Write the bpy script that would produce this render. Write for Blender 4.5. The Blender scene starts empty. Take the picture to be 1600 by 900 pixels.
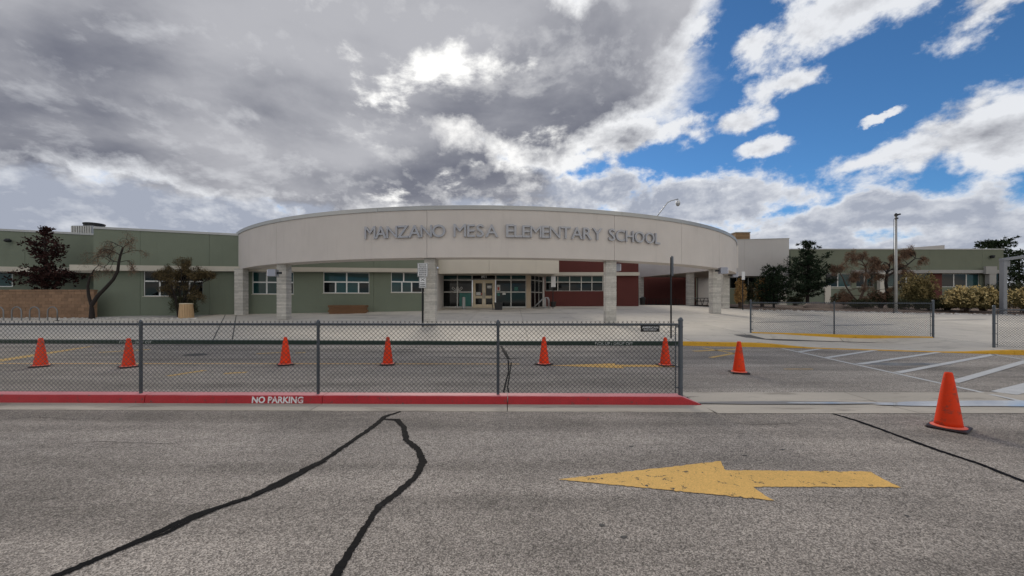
import bpy, math, random
from mathutils import Vector, Matrix
R = math.radians
PI = math.pi
sc = bpy.context.scene
COL = sc.collection
# ------------------------------------------------------------------ camera
F, HY, CX, EYE = 600.0, 473.0, 800.0, 1.6
cam_d = bpy.data.cameras.new('camera')
cam = bpy.data.objects.new('camera', cam_d)
COL.objects.link(cam)
cam.location = (0, 0, EYE)
cam.rotation_euler = (R(90), 0, 0)
cam_d.sensor_width = 36
cam_d.lens = F / 1600 * 36
cam_d.shift_y = (HY - 450) / 1600
cam_d.clip_start = 0.05
cam_d.clip_end = 8000
sc.camera = cam
sc.view_settings.view_transform = 'Standard'
sc.view_settings.look = 'None'
sc.view_settings.exposure = 0.0
sc.view_settings.gamma = 1.0

# ------------------------------------------------------------------ sky
SUN_AZ, SUN_EL = -9.0, 27.0


def pdir(px, py):
    return Vector(((px - CX) / F, 1.0, (HY - py) / F)).normalized()


class NT:
    def __init__(s, nt):
        s.nt = nt

    def new(s, t, **kw):
        n = s.nt.nodes.new(t)
        for k, v in kw.items():
            setattr(n, k, v)
        return n

    def put(s, sock, v):
        if v is None:
            return
        if isinstance(v, bpy.types.NodeSocket):
            s.nt.links.new(v, sock)
        else:
            if isinstance(v, (tuple, list, Vector)) and sock.type == 'RGBA' and len(v) == 3:
                v = (*v, 1)
            sock.default_value = v

    def m(s, op, a, b=None, c=None, clamp=False):
        n = s.new('ShaderNodeMath', operation=op)
        n.use_clamp = clamp
        for i, v in enumerate((a, b, c)):
            s.put(n.inputs[i], v)
        return n.outputs[0]

    def vm(s, op, a, b=None, out=0):
        n = s.new('ShaderNodeVectorMath', operation=op)
        s.put(n.inputs[0], a)
        if b is not None:
            if op == 'SCALE':
                s.put(n.inputs['Scale'], b)
            else:
                s.put(n.inputs[1], b)
        return n.outputs[out]

    def noise(s, vec, scale, detail=4, rough=.5, dist=0.0):
        n = s.new('ShaderNodeTexNoise')
        s.put(n.inputs['Vector'], vec)
        n.inputs['Scale'].default_value = scale
        n.inputs['Detail'].default_value = detail
        n.inputs['Roughness'].default_value = rough
        n.inputs['Distortion'].default_value = dist
        return n.outputs['Fac']

    def mix(s, f, a, b, blend='MIX'):
        n = s.new('ShaderNodeMix', data_type='RGBA', blend_type=blend)
        s.put(n.inputs[0], f)
        s.put(n.inputs[6], a)
        s.put(n.inputs[7], b)
        return n.outputs[2]

    def ss(s, v, a, b, o0=0.0, o1=1.0):
        n = s.new('ShaderNodeMapRange', interpolation_type='SMOOTHSTEP')
        s.put(n.inputs['Value'], v)
        n.inputs['From Min'].default_value = a
        n.inputs['From Max'].default_value = b
        n.inputs['To Min'].default_value = o0
        n.inputs['To Max'].default_value = o1
        return n.outputs[0]


def make_sky():
    w = bpy.data.worlds.new('World')
    sc.world = w
    w.use_nodes = True
    nt = w.node_tree
    nt.nodes.clear()
    n = NT(nt)
    d = n.vm('NORMALIZE', n.new('ShaderNodeTexCoord').outputs['Generated'])
    sep = n.new('ShaderNodeSeparateXYZ')
    n.put(sep.inputs[0], d)
    z = n.m('MAXIMUM', sep.outputs[2], 0.0)
    # cloud layer coordinates: the view ray meets a curved layer overhead
    inv = n.m('DIVIDE', 1.0, n.m('ADD', z, 0.30))
    p = n.vm('SCALE', d, inv)
    sun = Vector((math.sin(R(SUN_AZ)) * math.cos(R(SUN_EL)), math.cos(R(SUN_AZ)) * math.cos(R(SUN_EL)), math.sin(R(SUN_EL))))
    fb = n.noise(p, 3.2, 10, .60, .15)
    fb_s = n.noise(n.vm('ADD', p, tuple(sun * .045 + Vector((0, 0, .03)))), 3.2, 6, .58, .15)
    pd = n.vm('MULTIPLY', d, (1.0, 1.0, 1.35))
    fc = n.noise(pd, 10.0, 9, .60, .1)
    fc_s = n.noise(n.vm('ADD', pd, tuple(sun * .012 + Vector((0, 0, .016)))), 10.0, 6, .6, .1)
    big = n.noise(n.vm('MULTIPLY', p, (1.0, 1.5, 1.0)), 1.3, 5, .48, .5)

    # ragged outlines: the direction is warped by fractal noise before the outlines are measured
    wn = n.new('ShaderNodeTexNoise')
    n.put(wn.inputs['Vector'], pd)
    wn.inputs['Scale'].default_value = 4.5
    wn.inputs['Detail'].default_value = 9
    wn.inputs['Roughness'].default_value = .62
    dw = n.vm('ADD', d, n.vm('SCALE', n.vm('SUBTRACT', wn.outputs['Color'], (.5, .5, .5)), .15))

    def blob(px, py, a, b, rot=0.0):
        c = pdir(px, py)
        r_ = R(rot)
        ax = (math.cos(r_), -math.sin(r_))
        bx = (math.sin(r_), math.cos(r_))
        P1, P2 = pdir(px + ax[0] * a, py + ax[1] * a), pdir(px - ax[0] * a, py - ax[1] * a)
        Q1, Q2 = pdir(px - bx[0] * b, py - bx[1] * b), pdir(px + bx[0] * b, py + bx[1] * b)
        e1, e2 = P1 - P2, Q1 - Q2
        ra, rb = e1.length / 2, e2.length / 2
        u = n.vm('DOT_PRODUCT', n.vm('SUBTRACT', dw, tuple(c)), tuple(e1.normalized() / ra), out=1)
        v = n.vm('DOT_PRODUCT', n.vm('SUBTRACT', dw, tuple(c)), tuple(e2.normalized() / rb), out=1)
        fr = n.vm('DOT_PRODUCT', d, tuple(c), out=1)
        r = n.m('SQRT', n.m('ADD', n.m('MULTIPLY', u, u), n.m('MULTIPLY', v, v)))
        back = n.m('MULTIPLY', n.m('LESS_THAN', fr, 0.1), 20.0)
        return n.m('MULTIPLY', n.m('SUBTRACT', 1.0, n.m('ADD', r, back)), max(.45, min(1.6, (min(ra, rb) / .10) ** .6))), v

    def union(lst, k=.15):
        o = None
        for e in lst:
            x = blob(*e)[0]
            o = x if o is None else n.m('SMOOTH_MAX', o, x, k)
        return o
    deck = union([(200, 60, 900, 290, 0), (760, 90, 340, 160, -8), (640, 245, 330, 60, -8), (960, 30, 190, 105, 15)])
    cum = union([(1000, 70, 110, 92, 20), (985, 212, 112, 32, -4), (880, 230, 90, 62, 0), (1345, 0, 165, 62, 4), (1265, 45, 62, 44, 20),
                 (1575, -2, 80, 40, 0), (1186, 74, 44, 22, 28), (1236, 136, 52, 21, 3), (1160, 194, 38, 22, 0), (1184, 240, 44, 13, 5),
                 (1560, 212, 215, 62, 8), (1440, 240, 150, 24, 0), (1372, 181, 34, 6, 5)])
    band = union([(1080, 318, 210, 40, -3), (1330, 352, 330, 42, -2), (1680, 362, 330, 42, 3), (150, 345, 800, 112, 0), (620, 316, 380, 76, 0), (860, 304, 170, 58, -5), (1000, 425, 1500, 70, 0)], .12)
    # the cloud cover outside the view goes on as broken clouds
    beh = n.m('ADD', n.ss(sep.outputs[1], .28, -.15, 0, 1), n.ss(sep.outputs[2], .70, .92, 0, 1), clamp=True)
    rest = n.m('ADD', n.m('MULTIPLY', n.m('SUBTRACT', big, .44), 4.0), n.m('MULTIPLY', n.m('SUBTRACT', 1.0, beh), -6.0))
    nz = n.m('MULTIPLY', n.m('SUBTRACT', fb, .5), 2.1)
    nz_c = n.m('ADD', n.m('MULTIPLY', n.m('SUBTRACT', fc, .5), 2.9), n.m('MULTIPLY', n.m('SUBTRACT', fb, .5), 1.2))
    Ddeck = n.m('ADD', n.m('MULTIPLY', deck, 2.2), nz)
    Dcum = n.m('ADD', n.m('MULTIPLY', cum, 1.7), nz_c)
    Dband = n.m('ADD', n.m('MULTIPLY', band, 1.4), nz_c)
    Drest = n.m('ADD', rest, nz)
    D = n.m('MAXIMUM', n.m('MAXIMUM', Ddeck, Drest), n.m('MAXIMUM', Dcum, Dband))
    alpha = n.ss(D, -.22, .42)
    # light through the cloud
    sdot = n.vm('DOT_PRODUCT', d, tuple(sun), out=1)
    glow = n.m('POWER', n.m('MAXIMUM', sdot, 0.0), 14.0)
    glow2 = n.m('POWER', n.m('MAXIMUM', sdot, 0.0), 90.0)
    relief = n.m('ADD', n.m('MULTIPLY', n.m('SUBTRACT', fb, fb_s), 2.4), n.m('MULTIPLY', n.m('MULTIPLY', n.m('SUBTRACT', fc, fc_s), 2.6), n.m('SUBTRACT', 1.0, n.ss(Ddeck, .5, 1.4, 0, .75))))
    thick_deck = n.m('MAXIMUM', n.ss(Ddeck, .2, 1.0), n.m('MULTIPLY', n.ss(Drest, .2, 1.0), .25))
    thick_cum = n.ss(Dcum, .45, 1.5)
    thick_band = n.ss(Dband, .12, .62)
    thick = n.m('MAXIMUM', n.m('MAXIMUM', thick_deck, n.m('MULTIPLY', thick_band, .88)), n.m('MULTIPLY', thick_cum, .6))
    thick = n.m('ADD', thick, n.m('MULTIPLY', relief, -.9), clamp=True)
    grey = n.mix(n.ss(n.m('ADD', n.m('MULTIPLY', big, .7), n.m('MULTIPLY', fb, .3)), .36, .64), (.165, .175, .22), (.47, .475, .51))
    white = n.mix(glow, (.80, .82, .86), (1.05, 1.04, 1.02))
    grey = n.mix(n.m('MULTIPLY', n.ss(Dband, .1, .4), n.m('SUBTRACT', 1.0, n.ss(Ddeck, .1, .5))), grey, (.37, .405, .49))
    # clouds away from the sun: front-lit, whitened and warmed to brighten the ground
    front = n.ss(sdot, .55, -.5)
    white = n.mix(front, white, (1.25, 1.17, 1.06))
    cc = n.mix(thick, white, grey)
    # thin places in the deck let the hidden sun through
    hole = n.m('MULTIPLY', n.ss(n.m('ADD', fb, n.m('MULTIPLY', glow2, .06)), .565, .70), n.ss(sdot, .91, .985))
    cc = n.mix(hole, cc, (1.25, 1.24, 1.2))
    nish = n.new('ShaderNodeTexSky', sky_type='NISHITA')
    nish.sun_disc = False
    nish.sun_elevation = R(SUN_EL)
    nish.sun_rotation = R(SUN_AZ)
    nish.altitude = 1600
    nish.air_density = 1.0
    nish.dust_density = 0.3
    nish.ozone_density = 2.5
    blue = n.vm('SCALE', nish.outputs[0], 0.08)
    blue = n.vm('MULTIPLY', blue, (.58, .98, 1.25))
    col = n.mix(alpha, blue, cc)
    bg = n.new('ShaderNodeBackground')
    n.put(bg.inputs['Color'], col)
    bg.inputs['Strength'].default_value = 1.0
    out = n.new('ShaderNodeOutputWorld')
    nt.links.new(bg.outputs[0], out.inputs[0])


make_sky()
sun_d = bpy.data.lights.new('sun', 'SUN')
sun_o = bpy.data.objects.new('sun', sun_d)
COL.objects.link(sun_o)
sun_d.energy = 2.3
sun_d.angle = R(20)
sun_d.color = (1.0, .92, .80)
sd = Vector((math.sin(R(SUN_AZ)) * math.cos(R(SUN_EL)), math.cos(R(SUN_AZ)) * math.cos(R(SUN_EL)), math.sin(R(SUN_EL))))
sun_o.rotation_euler = sd.to_track_quat('Z', 'Y').to_euler()
sun_o.location = sd * 60
sc.world.cycles.sampling_method = 'MANUAL'
sc.world.cycles.sample_map_resolution = 512

# ------------------------------------------------------------------ ground heights and pixel helpers


def lerp_tab(tab, x):
    if x <= tab[0][0]:
        return tab[0][1]
    for (a, b), (c, d) in zip(tab, tab[1:]):
        if x <= c:
            return b + (d - b) * (x - a) / (c - a)
    return tab[-1][1]


BACK_KERB = [(-90, 15.6), (-20, 15.0), (6.2, 14.3), (9.5, 13.7), (15.6, 11.7), (25, 8.9), (40, 8.2), (90, 8.2)]


def dk(X):
    return lerp_tab(BACK_KERB, X)


def kd(X):                      # front line of the red kerb
    return 6.0 - .0135 * max(min(X, 2.9), -40)


def ramp_dip(X, Y):
    if 8.8 < X < 15.8:
        t = max(0.0, min((X - 8.8) / 2.0, (15.8 - X) / 2.0, 1))
        u = Y - dk(X)
        if u < 2.75:
            return (.125 + .034 * max(u, 0)) * t * t * (3 - 2 * t) * max(0.0, min(1.0, (2.75 - u) / .25))
    return 0.0


def gz(X, Y):
    k = dk(X)
    if Y < k:
        return 0.0
    return .14 + 1.21 * min((Y - k) / (35 - k), 1.0) - ramp_dip(X, Y)


def gp(px, py):
    d = 2.0
    while d < 400:
        if EYE + (HY - py) / F * d <= gz((px - CX) / F * d, d):
            break
        d += .01 if d < 60 else .5
    X = (px - CX) / F * d
    return Vector((X, d, gz(X, d)))


def at(px, py, d):
    return Vector(((px - CX) / F * d, d, EYE + (HY - py) / F * d))


# ------------------------------------------------------------------ materials
MATS = {}


def mat(name, c, rough=.8, var=.12, scale=2.0, rnd=0.0, isl=0.0, bump=0.0, bscale=80, metal=0.0, c2=None, thr=.55, spec=.5, streak=0.0, grain=0.0, gscale=150, aniso=(1, 1, 1)):
    if name in MATS:
        return MATS[name]
    m = bpy.data.materials.new(name)
    m.use_nodes = True
    nt = m.node_tree
    n = NT(nt)
    b = nt.nodes['Principled BSDF']
    g = n.new('ShaderNodeNewGeometry')
    pos = n.vm('MULTIPLY', g.outputs['Position'], aniso)
    f = n.noise(pos, scale, 5, .6)
    col = n.mix(f, tuple(x * (1 - 2 * var) for x in c), tuple(x * (1 + 2 * var) for x in c))
    if c2 is not None:
        f2 = n.noise(n.vm('ADD', pos, (7, 3, 1)), scale * 1.7, 6, .65)
        col = n.mix(n.ss(f2, thr - .04, thr + .08), col, c2)
    if streak:
        f3 = n.noise(n.vm('MULTIPLY', g.outputs['Position'], (2.2, 2.2, .22)), 1.0, 6, .7)
        col = n.mix(n.ss(f3, .52, .80, 0, streak), col, tuple(x * .45 for x in c))
    if grain:
        f4 = n.noise(g.outputs['Position'], gscale, 2, .7)
        k = n.m('ADD', 1 - grain, n.m('MULTIPLY', f4, 2 * grain))
        col = n.vm('SCALE', col, k)
    if rnd:
        oi = n.new('ShaderNodeObjectInfo')
        k = n.m('ADD', 1 - rnd, n.m('MULTIPLY', oi.outputs['Random'], 2 * rnd))
        col = n.vm('SCALE', col, k)
    if isl:
        k = n.m('ADD', 1 - isl, n.m('MULTIPLY', g.outputs['Random Per Island'], 2 * isl))
        col = n.vm('SCALE', col, k)
    n.put(b.inputs['Base Color'], col)
    b.inputs['Roughness'].default_value = rough
    b.inputs['Metallic'].default_value = metal
    b.inputs['Specular IOR Level'].default_value = spec
    if bump:
        bp = n.new('ShaderNodeBump')
        bp.inputs['Strength'].default_value = bump
        bp.inputs['Distance'].default_value = .02
        n.put(bp.inputs['Height'], n.noise(g.outputs['Position'], bscale, 4, .6))
        nt.links.new(bp.outputs[0], b.inputs['Normal'])
    MATS[name] = m
    return m


def asphalt(name, dark, light, tint, stain=.35):
    m = bpy.data.materials.new(name)
    m.use_nodes = True
    nt = m.node_tree
    n = NT(nt)
    b = nt.nodes['Principled BSDF']
    g = n.new('ShaderNodeNewGeometry')
    P = g.outputs['Position']
    v = n.new('ShaderNodeTexVoronoi', feature='F1')
    n.put(v.inputs['Vector'], P)
    v.inputs['Scale'].default_value = 125
    sp = n.new('ShaderNodeSeparateColor')
    n.put(sp.inputs[0], v.outputs['Color'])
    stone = n.m('POWER', sp.outputs[0], 1.5)
    v2 = n.new('ShaderNodeTexVoronoi', feature='F1')
    n.put(v2.inputs['Vector'], n.vm('ADD', P, (3.1, 1.7, 0)))
    v2.inputs['Scale'].default_value = 42
    sp2 = n.new('ShaderNodeSeparateColor')
    n.put(sp2.inputs[0], v2.outputs['Color'])
    stone = n.m('ADD', n.m('MULTIPLY', stone, .80), n.m('MULTIPLY', sp2.outputs[1], .16))
    col = n.mix(stone, dark, light)
    fine = n.noise(P, 7, 5, .7)
    col = n.vm('SCALE', col, n.m('ADD', .78, n.m('MULTIPLY', fine, .44)))
    # tyre polish and grime run along the driving direction
    ln = n.noise(n.vm('MULTIPLY', P, (.10, 1.25, 1)), 1.0, 4, .55)
    bl = n.noise(P, .55, 5, .6)
    k = n.m('ADD', n.m('MULTIPLY', n.ss(ln, .32, .68), stain), n.m('MULTIPLY', n.ss(bl, .3, .7), stain * .7))
    col = n.vm('SCALE', col, n.m('SUBTRACT', 1 + stain * .8, k))
    col = n.vm('MULTIPLY', col, tint)
    spots = n.noise(n.vm('ADD', P, (11, 5, 0)), 2.3, 6, .7)
    col = n.mix(n.ss(spots, .70, .76, 0, .55), col, (.03, .03, .032))
    n.put(b.inputs['Base Color'], col)
    b.inputs['Roughness'].default_value = .9
    b.inputs['Specular IOR Level'].default_value = .25
    bp = n.new('ShaderNodeBump')
    bp.inputs['Strength'].default_value = .55
    bp.inputs['Distance'].default_value = .008
    n.put(bp.inputs['Height'], n.m('SUBTRACT', 1.0, v.outputs['Distance']))
    nt.links.new(bp.outputs[0], b.inputs['Normal'])
    MATS[name] = m
    return m


def paint_mat(name, c, under, wear=.56, rough=.75, soft=.05):
    """road paint with chips where the asphalt shows"""
    m = bpy.data.materials.new(name)
    m.use_nodes = True
    nt = m.node_tree
    n = NT(nt)
    b = nt.nodes['Principled BSDF']
    g = n.new('ShaderNodeNewGeometry')
    P = g.outputs['Position']
    f = n.noise(P, 9, 8, .72)
    f2 = n.noise(P, 60, 3, .6)
    t = n.m('ADD', n.m('MULTIPLY', f, .75), n.m('MULTIPLY', f2, .25))
    base = n.mix(n.noise(P, 3, 4, .6), tuple(x * .8 for x in c), tuple(min(1, x * 1.15) for x in c))
    v = n.new('ShaderNodeTexVoronoi', feature='F1')
    n.put(v.inputs['Vector'], P)
    v.inputs['Scale'].default_value = 125
    sp = n.new('ShaderNodeSeparateColor')
    n.put(sp.inputs[0], v.outputs['Color'])
    base = n.vm('SCALE', base, n.m('ADD', .86, n.m('MULTIPLY', sp.outputs[0], .26)))
    col = n.mix(n.ss(t, wear, wear + soft), base, under)
    n.put(b.inputs['Base Color'], col)
    b.inputs['Roughness'].default_value = rough
    b.inputs['Specular IOR Level'].default_value = .3
    MATS[name] = m
    return m


asphalt('chip_seal', (.098, .090, .083), (.58, .54, .50), (1, .955, .905), .50)
asphalt('back_asphalt', (.085, .08, .076), (.60, .565, .525), (1, .955, .90), .45)
paint_mat('yellow_paint', (.74, .45, .13), (.06, .055, .05), .568, soft=.03)
paint_mat('faded_yellow', (.62, .40, .12), (.17, .165, .16), .53, soft=.10)
paint_mat('white_paint', (.55, .55, .54), (.2, .195, .19), .585, soft=.08)
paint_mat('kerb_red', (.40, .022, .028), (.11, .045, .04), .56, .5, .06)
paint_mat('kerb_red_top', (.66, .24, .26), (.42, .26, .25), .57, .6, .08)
paint_mat('kerb_yellow', (.66, .36, .03), (.08, .06, .045), .585, .6)
paint_mat('kerb_green', (.010, .028, .018), (.05, .05, .045), .66, .6)
paint_mat('stencil_white', (.74, .72, .72), (.42, .06, .07), .57, .6)
paint_mat('stencil_grey', (.42, .44, .42), (.03, .05, .04), .53, .6)
mat('crack_tar', (.007, .007, .008), .8, .3, 6, bump=.3, bscale=30, c2=(.018, .018, .019), thr=.6, spec=.06)
mat('oil', (.045, .043, .042), .7, .2, 4)
mat('concrete', (.54, .495, .425), .85, .10, .9, rnd=.05, bump=.12, bscale=60, c2=(.43, .395, .34), thr=.60, grain=.16, gscale=45)
mat('gutter_concrete', (.44, .395, .33), .85, .14, 1.1, rnd=.05, bump=.15, bscale=60, c2=(.30, .265, .22), thr=.58, grain=.2, gscale=60, aniso=(.5, 2, 1))
mat('joint_dark', (.09, .085, .08), .9, .1)
mat('dirt', (.15, .10, .07), .95, .25, 2.2, bump=.5, bscale=30, c2=(.24, .19, .15), grain=.3, gscale=30)
mat('gravel_grey', (.40, .385, .36), .95, .2, 5, bump=.8, bscale=25, grain=.5, gscale=14)
mat('terrain', (.19, .16, .125), .95, .2, .3, bump=.3, bscale=8)
mat('stone_pale', (.46, .44, .41), .9, .15, 6, isl=.3)
mat('rock', (.22, .17, .14), .9, .2, 3, bump=.5, bscale=12)
mat('green_stucco', (.165, .192, .145), .92, .06, .8, bump=.25, bscale=110, streak=.22, grain=.10, gscale=60)
mat('far_green_stucco', (.16, .175, .125), .92, .06, .8, bump=.2, bscale=110, streak=.2)
mat('canopy_stucco', (.60, .555, .515), .9, .06, .6, bump=.22, bscale=110, streak=.24, grain=.07, gscale=60)
mat('cream_stucco', (.58, .545, .47), .9, .05, .8, bump=.2, bscale=110, streak=.15)
mat('band_cream', (.50, .47, .40), .9, .07, 1, bump=.2, bscale=110, streak=.2)
mat('red_stucco', (.098, .024, .020), .9, .08, .8, bump=.2, bscale=110, streak=.2)
mat('beige_stucco', (.50, .475, .455), .92, .04, .6, bump=.2, bscale=110, streak=.12)
mat('coping_metal', (.40, .40, .385), .45, .06, 1.2, metal=.5, rnd=.06)
mat('letter_metal', (.37, .375, .40), .45, .08, 4, metal=.3)
mat('cmu', (.49, .47, .43), .95, .16, 7, rnd=.16, bump=.9, bscale=28, grain=.22, gscale=30)
mat('tan_block', (.235, .145, .088), .95, .12, 5, rnd=.16, bump=.7, bscale=28, grain=.2, gscale=30)
mat('mortar', (.27, .26, .24), .95, .1, 6)
mat('tan_mortar', (.17, .12, .085), .95, .1, 6)
mat('white_frame', (.72, .73, .72), .4, .04, 2)
mat('alu_frame', (.48, .47, .44), .4, .05, 2, metal=.3)
mat('door_cream', (.62, .52, .36), .45, .05, 2)
mat('pilaster_tan', (.46, .37, .27), .8, .06, 2)
mat('glass_dark', (.004, .005, .006), .04, .2, 1.0, spec=.22)
mat('glass_teal', (.014, .046, .047), .06, .25, 1.4, spec=.28)
mat('teal_panel', (.03, .16, .135), .5, .3, 2.5)
mat('dark_metal', (.02, .021, .023), .5, .1, 3, metal=.4)
mat('black_plastic', (.018, .018, .018), .5, .15, 3)
mat('soffit', (.42, .38, .32), .9, .06, 1)
mat('fence_grey', (.088, .102, .118), .45, .12, 6, metal=.3)
mat('fence_wire', (.028, .030, .033), .5, .1, 3, metal=.2)
mat('galv', (.42, .43, .44), .4, .08, 5, metal=.75)
mat('galv_dark', (.20, .205, .21), .45, .1, 5, metal=.6)
mat('pole_grey', (.36, .36, .35), .5, .08, 3, metal=.3)
mat('steel_post', (.20, .21, .23), .5, .07, 2, metal=.2)
mat('cone_orange', (.80, .050, .008), .6, .08, 5, rnd=.10, grain=.08, gscale=30, c2=(.42, .06, .03), thr=.57, spec=.2)
mat('cone_rim', (.85, .16, .09), .5, .1, 8)
mat('cone_base', (.022, .010, .010), .6, .2, 8, c2=(.09, .06, .055), thr=.66)
mat('sign_white', (.66, .67, .68), .45, .06, 4)
mat('sign_back', (.10, .105, .11), .45, .1, 4, metal=.5)
mat('sign_ink', (.02, .02, .022), .6, .05)
mat('paper_white', (.62, .62, .60), .8, .04)
mat('paper_red', (.45, .08, .06), .8, .04)
mat('timber', (.19, .10, .05), .9, .2, 3, rnd=.25, bump=.5, bscale=20, aniso=(.6, 3, 6))
mat('bin_tan', (.50, .34, .19), .85, .08, 4, rnd=.05, bump=.4, bscale=60)
mat('bin_rim', (.60, .50, .36), .8, .06, 4)
mat('lamp_box', (.30, .31, .36), .4, .08, 3, metal=.3)
mat('lamp_lens', (.62, .60, .66), .25, .05, 3)
mat('unit_grey', (.34, .35, .36), .5, .1, 2, metal=.3)
mat('louvre_brown', (.30, .19, .10), .7, .12, 2, rnd=.1)
mat('bark_dark', (.021, .016, .014), .95, .25, 8, bump=.6, bscale=20)
mat('bark_brown', (.085, .06, .045), .95, .25, 8, bump=.6, bscale=20)
mat('needles_dark', (.018, .030, .016), .9, .3, 1.6, isl=.55, spec=.1)
mat('needles_mid', (.030, .045, .022), .9, .3, 1.6, isl=.55, spec=.1)
mat('leaves_maroon', (.034, .016, .014), .9, .35, 1.6, isl=.55, spec=.1)
mat('leaves_rust', (.19, .118, .078), .9, .3, 2, isl=.55, spec=.1)
mat('leaves_olive', (.105, .080, .042), .9, .3, 2, isl=.55, spec=.1)
mat('bush_olive', (.125, .105, .045), .9, .3, 2, isl=.5, spec=.1)
mat('bush_dark', (.045, .048, .025), .9, .3, 2, isl=.5, spec=.1)
mat('bush_gold', (.56, .44, .21), .9, .25, 2, isl=.45, spec=.1)
mat('grey_stucco', (.33, .32, .30), .9, .06, 1, bump=.2, bscale=110, streak=.15)
mat('bush_straw', (.27, .21, .095), .9, .25, 2, isl=.45, spec=.1)
mat('bush_tan', (.36, .22, .09), .9, .25, 2, isl=.45, spec=.1)
mat('dry_twig', (.13, .10, .07), .9, .3, 2, isl=.4, spec=.1)


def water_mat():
    m = bpy.data.materials.new('puddle_water_sky_tint')
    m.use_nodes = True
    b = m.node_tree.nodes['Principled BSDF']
    b.inputs['Base Color'].default_value = (.36, .38, .41, 1)  # pale blue base paints in the bright sky the water mirrors
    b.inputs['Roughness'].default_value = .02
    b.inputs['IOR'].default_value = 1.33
    MATS['puddle_water_sky_tint'] = m


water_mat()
mat('damp', (.20, .185, .165), .45, .15, 2, bump=.1)

# ------------------------------------------------------------------ mesh building


class MB:
    def __init__(s):
        s.v, s.f = [], []

    def add(s, vs, fs):
        o = len(s.v)
        s.v += [Vector(x) for x in vs]
        s.f += [tuple(i + o for i in f) for f in fs]
        return s

    def box(s, x0, x1, y0, y1, z0, z1):
        return s.add([(x0, y0, z0), (x1, y0, z0), (x1, y1, z0), (x0, y1, z0), (x0, y0, z1), (x1, y0, z1), (x1, y1, z1), (x0, y1, z1)],
                     [(0, 3, 2, 1), (4, 5, 6, 7), (0, 1, 5, 4), (1, 2, 6, 5), (2, 3, 7, 6), (3, 0, 4, 7)])

    def hexa(s, lo, hi):
        """lo: 4 points counter-clockwise from above, hi: the 4 above them"""
        return s.add(list(lo) + list(hi), [(0, 3, 2, 1), (4, 5, 6, 7), (0, 1, 5, 4), (1, 2, 6, 5), (2, 3, 7, 6), (3, 0, 4, 7)])

    def obox(s, P0, u, s0, s1, w0, w1, z0, z1):
        """box along plan direction u from P0; w is measured to the left of u"""
        u = Vector((u[0], u[1], 0)).normalized()
        w = Vector((-u.y, u.x, 0))

        def q(a, b, z):
            p = Vector((P0[0], P0[1], 0)) + u * a + w * b
            return (p.x, p.y, z)
        return s.hexa([q(s0, w0, z0), q(s1, w0, z0), q(s1, w1, z0), q(s0, w1, z0)], [q(s0, w0, z1), q(s1, w0, z1), q(s1, w1, z1), q(s0, w1, z1)])

    def tube(s, pts, rad, n=6, cap=True):
        pts = [Vector(p) for p in pts]
        if not isinstance(rad, (list, tuple)):
            rad = [rad] * len(pts)
        o = len(s.v)
        a = None
        for i, p in enumerate(pts):
            t = (pts[min(i + 1, len(pts) - 1)] - pts[max(i - 1, 0)])
            if t.length < 1e-9:
                t = Vector((0, 0, 1))
            t.normalize()
            if a is None:
                a = t.orthogonal().normalized()
            else:
                a = (a - t * a.dot(t))
                a = a.normalized() if a.length > 1e-6 else t.orthogonal().normalized()
            b = t.cross(a)
            for k in range(n):
                an = 2 * PI * k / n
                s.v.append(p + (a * math.cos(an) + b * math.sin(an)) * rad[i])
        for i in range(len(pts) - 1):
            for k in range(n):
                k2 = (k + 1) % n
                s.f.append((o + i * n + k, o + i * n + k2, o + (i + 1) * n + k2, o + (i + 1) * n + k))
        if cap:
            s.f.append(tuple(o + k for k in reversed(range(n))))
            s.f.append(tuple(o + (len(pts) - 1) * n + k for k in range(n)))
        return s

    def lathe(s, prof, n=24, c=(0, 0, 0)):
        o = len(s.v)
        for r, z in prof:
            for k in range(n):
                a = 2 * PI * k / n
                s.v.append(Vector((c[0] + r * math.cos(a), c[1] + r * math.sin(a), c[2] + z)))
        for i in range(len(prof) - 1):
            for k in range(n):
                k2 = (k + 1) % n
                s.f.append((o + i * n + k, o + i * n + k2, o + (i + 1) * n + k2, o + (i + 1) * n + k))
        s.f.append(tuple(o + k for k in reversed(range(n))))
        s.f.append(tuple(o + (len(prof) - 1) * n + k for k in range(n)))
        return s

    def build(s, name, m, parent=None, smooth=False, **tags):
        """link as one mesh object; vertices are world coordinates while building"""
        me = bpy.data.meshes.new(name)
        lo = Vector((min(v.x for v in s.v), min(v.y for v in s.v), min(v.z for v in s.v)))
        hi = Vector((max(v.x for v in s.v), max(v.y for v in s.v), max(v.z for v in s.v)))
        c = Vector(((lo.x + hi.x) / 2, (lo.y + hi.y) / 2, lo.z))
        me.from_pydata([v - c for v in s.v], [], s.f)
        me.update()
        if smooth:
            me.polygons.foreach_set('use_smooth', [True] * len(me.polygons))
        me.materials.append(MATS[m])
        o = bpy.data.objects.new(name, me)
        COL.objects.link(o)
        o.location = c - worldloc(parent)
        o.parent = parent
        for k, v in tags.items():
            o[k] = v
        return o


def worldloc(o):
    v = Vector((0, 0, 0))
    while o is not None:
        v += o.location
        o = o.parent
    return v


def thing(name, label, cat, loc=(0, 0, 0), rz=0, group=None):
    o = bpy.data.objects.new(name, None)
    COL.objects.link(o)
    o.empty_display_size = .2
    o.location = loc
    o.rotation_euler = (0, 0, rz)
    o['label'] = label
    o['category'] = cat
    if group:
        o['group'] = group
    return o


def struct(name, parent=None, loc=(0, 0, 0)):
    o = bpy.data.objects.new(name, None)
    COL.objects.link(o)
    o.location = loc
    o['kind'] = 'structure'
    return o


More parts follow.
